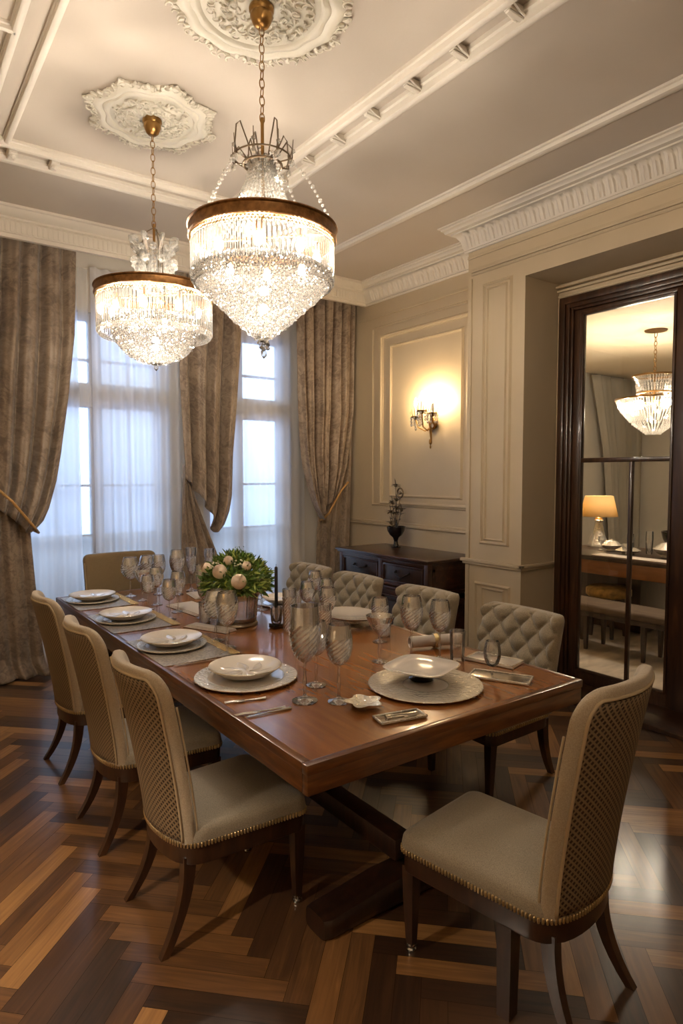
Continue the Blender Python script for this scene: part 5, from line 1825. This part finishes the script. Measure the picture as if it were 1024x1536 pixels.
for (a0, a1) in ((SY0 + .07, mid - .035), (mid + .035, SY1 - .07)):
    b = MB(); sb(b, SX + .03, SX + .062, a0, a1, .11, .585, .004)
    for (q0, q1, z0, z1) in ((a0, a1, .545, .585), (a0, a1, .11, .15), (a0, a0 + .04, .11, .585), (a1 - .04, a1, .11, .585)):
        sb(b, SX + .018, SX + .04, q0, q1, z0, z1, .004)
    b.build('cabinet_door', M['darkwood'], s, 40)
# vase on the sideboard
v = thing('decorative_vase', 'black cut-away goblet vase on the sideboard', 'vase', (4.24, 4.92, SZ)); v.scale = (1.15,) * 3
b = MB()
b.lathe([(0, 0), (.042, 0), (.044, .005), (.03, .015), (.020, .03), (.018, .06), (.026, .085), (.055, .11), (.075, .145), (.083, .185)] + [(.076, .185), (.068, .15), (.045, .122), (0, .10)], 36); b.build('bowl', M['black'], v, 60)
b = MB()
for a in (0.9, -2.2):
    pts = [(.08 * cos(a) * (1 - .0 * q), .08 * sin(a), .18 + .012 * q) for q in range(3)] + [(.078 * cos(a), .078 * sin(a), .23), (.068 * cos(a), .068 * sin(a), .27 if a > 0 else .245)]
    b.tube(pts, [.010, .009, .008, .006, .003], 8)
b.build('handle_prong', M['black'], v, 60)
f = thing('metal_flower_spray', 'spray of pewter metal flowers rising from the black vase', 'ornament', (4.24, 4.92, SZ + .12))
rnd = random.Random(21)
b = MB()
ends = []
for (dx, dy, dz) in ((.02, .03, .50), (.0, -.06, .40), (-.01, .045, .33), (.01, .09, .12), (-.02, -.03, .28), (0, -.08, .26), (.02, .02, .22), (-.02, .06, .24), (0, -.01, .36)):
    b.tube([(0, 0, 0), (dx * .3, dy * .35, dz * .4), (dx * .8, dy * .8, dz * .8), (dx, dy, dz)], .0035, 6); ends.append(Vector((dx, dy, dz)))
b.build('stems', M['pewter'], f, 60)
for k, e_ in enumerate(ends):
    b = MB()
    if k == 1:
        b.tube([e_ + Vector((0, .03 * cos(2 * pi * q / 16), .02 + .034 * sin(2 * pi * q / 16))) for q in range(16)], .006, 6, closed=True)
        b.ico(e_ + Vector((0, 0, .02)), .014, 1)
    else:
        for q in range(9):
            a = 2 * pi * q / 9
            leaf(b, e_, Vector((cos(a), sin(a), rnd.uniform(-.1, .8))), Vector((0, 0, 1)), .045, .022, .3)
        b.ico(e_, .014, 1); leaf(b, e_, Vector((0, 0, 1)), Vector((1, 0, 0)), .05, .012)
        for q in range(4):
            p = e_ * rnd.uniform(.5, .95); leaf(b, p, Vector((rnd.uniform(-1, 1), rnd.uniform(-1, 1), .3)), Vector((0, 0, 1)), .05, .018, .3)
    o = b.build('flower_head', M['pewter'], f, 60); o.location = e_ * -.4; o.scale = (1.4,) * 3

# ------------------------------------------------------------------ furnishings seen through the door
d = thing('writing_desk', 'long wooden desk with a brown apron in the room beyond the door', 'desk', (6.55, 3.4, .004))
DZ_ = .86
b = MB(); b.bb(-.57, .55, -1.4, 1.1, DZ_ - .045, DZ_, .006); b.build('desk_top', M['darkwood'], d, 40)
b = MB(); b.bb(-.54, -.50, -1.38, 1.08, DZ_ - .19, DZ_ - .045, .004); b.bb(-.52, .52, 1.04, 1.08, DZ_ - .19, DZ_ - .045, .004); b.bb(-.52, .52, -1.38, -1.34, DZ_ - .19, DZ_ - .045, .004); b.build('apron', M['table'], d, 40)
b = MB(); b.bb(-.06, .5, .2, 1.04, .02, DZ_ - .05, .006); b.build('pedestal', M['darkwood'], d, 40)
for (x, y) in ((-.5, -1.34), (.48, -1.34)):
    b = MB(); b.bar([(x, y, DZ_ - .1), (x, y, 0)], [(.035, .035), (.022, .022)]); b.build('leg', M['darkwood'], d, 30)
DT = DZ_ + .004
be = thing('bench', 'low upholstered bench with thin dark legs before the desk beyond the door', 'bench', (5.72, 3.35, .004))
b = MB(); b.bb(-.20, .20, -.95, .62, .375, .45, .03, 4); b.build('seat', principled('bench_cloth', rgb(92, 76, 62), .8), be, 60)
b = MB(); b.bb(-.18, .18, -.92, .6, .33, .375, .004); b.build('seat_rail', M['darkwood'], be, 40)
for y in (-.85, -.30, .28, .52):
    for x in (-.15, .15):
        b = MB(); b.bar([(x, y, .34), (x, y, 0)], [(.022, .022), (.014, .014)]); b.build('leg', M['darkwood'], be, 30)
st = thing('stool', 'small stool with a gold patterned cushion standing behind the bench', 'stool', (6.22, 3.80, .004))
b = MB(); b.lathe([(0, .42), (.2, .42), (.225, .44), (.225, .50), (.19, .525), (0, .535)], 32); b.build('seat', principled('gold_cloth', rgb(164, 128, 66), .6, noise=(18, .5)), st, 60)
for k in range(4):
    a = pi / 4 + pi / 2 * k
    b = MB(); b.bar([(.15 * cos(a), .15 * sin(a), .43), (.17 * cos(a), .17 * sin(a), 0)], [(.022, .022), (.014, .014)]); b.build('leg', M['darkwood'], st, 30)
# table lamp
l = thing('table_lamp', 'lit table lamp with a cream shade on the desk beyond the door', 'lamp', (6.80, 4.30, DT))
b = MB(); b.lathe([(0, 0), (.115, 0), (.12, .012), (.10, .05), (.075, .12), (.055, .20), (.042, .26), (.04, .29), (.05, .31), (.03, .325), (0, .325)], 28, wob=lambda r, z, a: r * (1 + .06 * cos(8 * a + z * 14)) if r > .03 else r); b.build('base', M['chased'], l, 60)
b = MB(); b.tube([(0, 0, .30), (0, 0, .46)], .008, 8); b.lathe([(0, .30), (.045, .305), (.04, .33), (.02, .345), (0, .35)], 20); b.build('stem', M['brass'], l, 60)
b = MB(); b.lathe([(.21, .355), (.155, .59)], 40); o = b.build('lamp_shade', M['shade'], l, 180); m_ = o.modifiers.new('t', 'SOLIDIFY'); m_.thickness = .003
b = MB(); b.ico((0, 0, .49), .032, 2, (1, 1, 1.3)); b.build('bulb', M['lampbulb'], l, 180)
# silverware on the desk
def lump(label, x, y, r, h, seed, name='silver_tureen', cat='tureen'):
    b = MB(); b.lathe([(0, 0), (r * .5, 0), (r * .55, .008), (r * .4, .02), (r * .8, h * .3), (r, h * .5), (r * 1.05, h * .54), (r * .9, h * .62), (r * .6, h * .86), (r * .18, h * .95), (r * .2, h), (0, h * 1.05)], 28, wob=lambda rr, z, a: rr * (1 + .05 * cos(10 * a)))
    tag(b.build(name, M['chased'], None, 50, (x, y, DT)), label, cat, 'silver on the desk beyond the door')
lump('silver lidded tureen beside the desk lamp', 6.50, 3.95, .10, .13, 1)
lump('larger silver tureen on the desk right of the pane bar', 6.42, 3.27, .15, .17, 2)
for i, (x, y, h, la) in enumerate(((6.55, 4.10, .15, 'crystal goblet right beside the lamp on the desk beyond the door'), (6.22, 3.62, .13, 'small crystal goblet by the papers on the desk beyond the door'), (6.25, 3.12, .14, 'small crystal goblet near the candelabrum on the desk beyond the door'), (6.62, 2.85, .16, 'crystal goblet at the right end of the desk beyond the door'))):
    b = MB(); b.lathe([(0, 0), (.035, 0), (.03, .006), (.006, .012), (.006, h * .4), (.03, h * .55), (.04, h * .75), (.036, h), (.033, h), (.036, h * .75), (0, h * .52)], 10)
    tag(b.build('crystal_goblet', M['strand'], None, 0, (x, y, DT)), la, 'glass', 'crystal goblets on the desk beyond the door')
lump('low silver dish with lid between lamp and tureens on the desk', 6.40, 3.70, .12, .08, 3)
lump('low silver dish with lid at the right of the desk', 6.36, 2.92, .13, .08, 4)
tray_ = MB(); tray_.bb(-.09, .09, -.42, .42, 0, .012, .004); tag(tray_.build('paper_stack', M['linen'], None, 40, (6.09, 3.45, DT)), 'flat stack of pale papers at the front of the desk beyond the door', 'papers')
for i, (x, y, h) in enumerate(((6.62, 3.80, .20), (6.60, 3.58, .24))):
    b = MB(); shell(b, [(.03, 0), (.035, .05), (.04, h * .7), (.038, h)], .003, 20)
    tag(b.build('drinking_glass', M['glass'], None, 60, (x, y, DT)), ('glass nearer the lamp on the desk beyond the door', 'glass behind the pane bar on the desk beyond the door')[i], 'glass')
b = MB(); b.lathe([(0, 0), (.10, 0), (.14, .06), (.19, .16), (.21, .24), (.20, .24), (.18, .16), (.12, .05), (0, .03)], 32); tag(b.build('dark_bowl', M['black'], None, 60, (6.82, 3.34, DT)), 'large dark metal bowl at the back of the desk beyond the door', 'bowl')
k = thing('candelabrum', 'shiny brass candelabrum in front of the dark bowl', 'candelabrum', (6.50, 3.10, DT))
b = MB(); b.lathe([(0, 0), (.06, 0), (.06, .01), (.025, .03), (.015, .10), (.03, .13), (.014, .16), (.05, .22), (.06, .24), (.03, .25), (.02, .30), (.04, .33), (.05, .36), (.02, .38), (0, .40)], 24); b.build('column', M['brass'], k, 50)
b = MB()
for q in range(4):
    a = pi / 2 * q + .4
    b.tube([(0, 0, .28), (.04 * cos(a), .04 * sin(a), .26), (.08 * cos(a), .08 * sin(a), .30), (.085 * cos(a), .085 * sin(a), .36)], .006, 6)
b.tube([(0, 0, .38), (0, 0, .47)], [.012, .003], 8)
b.build('branches', M['brass'], k, 50)
# chandelier beyond
c = thing('chandelier', 'two-tiered crystal chandelier hanging in the room beyond the door', 'chandelier', (6.19, 3.35, AZ))
b = MB(); b.lathe([(0, -.03), (.03, -.028), (.10, -.012), (.105, 0), (0, 0)], 28); b.build('canopy', M['brass'], c, 40)
b = MB(); chain(b, 2.67 - AZ, -.03, .014, .003, .05); b.build('chain', M['brass'], c, 60)
b = MB(); b.tube([(0, 0, 2.68 - AZ), (0, 0, 2.3 - AZ)], .01, 8)
b.build('stem', M['brass'], c, 60)
b = MB()
for (R_, z) in ((.20, 2.665), (.155, 2.50), (.35, 2.44)):
    b.lathe([(R_ - .012, z - AZ - .012), (R_ + .006, z - AZ - .012), (R_ + .008, z - AZ + .004), (R_ - .012, z - AZ + .004), (R_ - .012, z - AZ - .012)], 48)
b.build('ring', M['brass'], c, 50)
b = MB(); rnd = random.Random(4)
for (R0, z0, R1, z1, n_, m_) in ((.19, 2.66, .155, 2.58, 46, 3), (.165, 2.57, .15, 2.50, 40, 3), (.345, 2.43, .30, 2.33, 86, 5), (.30, 2.33, .20, 2.21, 70, 6), (.19, 2.20, .05, 2.09, 34, 7)):
    for k_ in range(n_):
        a = 2 * pi * (k_ + rnd.random() * .3) / n_
        for q in range(m_):
            t = q / m_
            b.ico(((R0 + (R1 - R0) * t) * cos(a), (R0 + (R1 - R0) * t) * sin(a), z0 + (z1 - z0) * t - AZ), .010, 1, (.8, .8, 1.6))
b.build('crystal_beads', M['crystal'], c, 0)['kind'] = 'stuff'
for k_ in range(6):
    a = 2 * pi * k_ / 6
    bl = MB(); bl.ico((.24 * cos(a), .24 * sin(a), 2.385 - AZ), .022, 2); bl.build('bulb', M['adjbulb'], c, 180)
# grey drapes on the far wall of that room
b = MB()
cloth(b, [(3.05, 7.9), (2.0, 8.2), (.02, 8.5)], [(3.05, 9.2), (2, 9.2), (.02, 9.2)], 3.05, .02, 5.14, 5, .06, .5, nu=90, nv=30)
o = b.build('curtain', M['greydrape'], None, 180, (0, 0, 0), norm=False); solid(o, .006)
tag(o, 'plain grey curtain drawn aside in the room beyond the door', 'curtain')
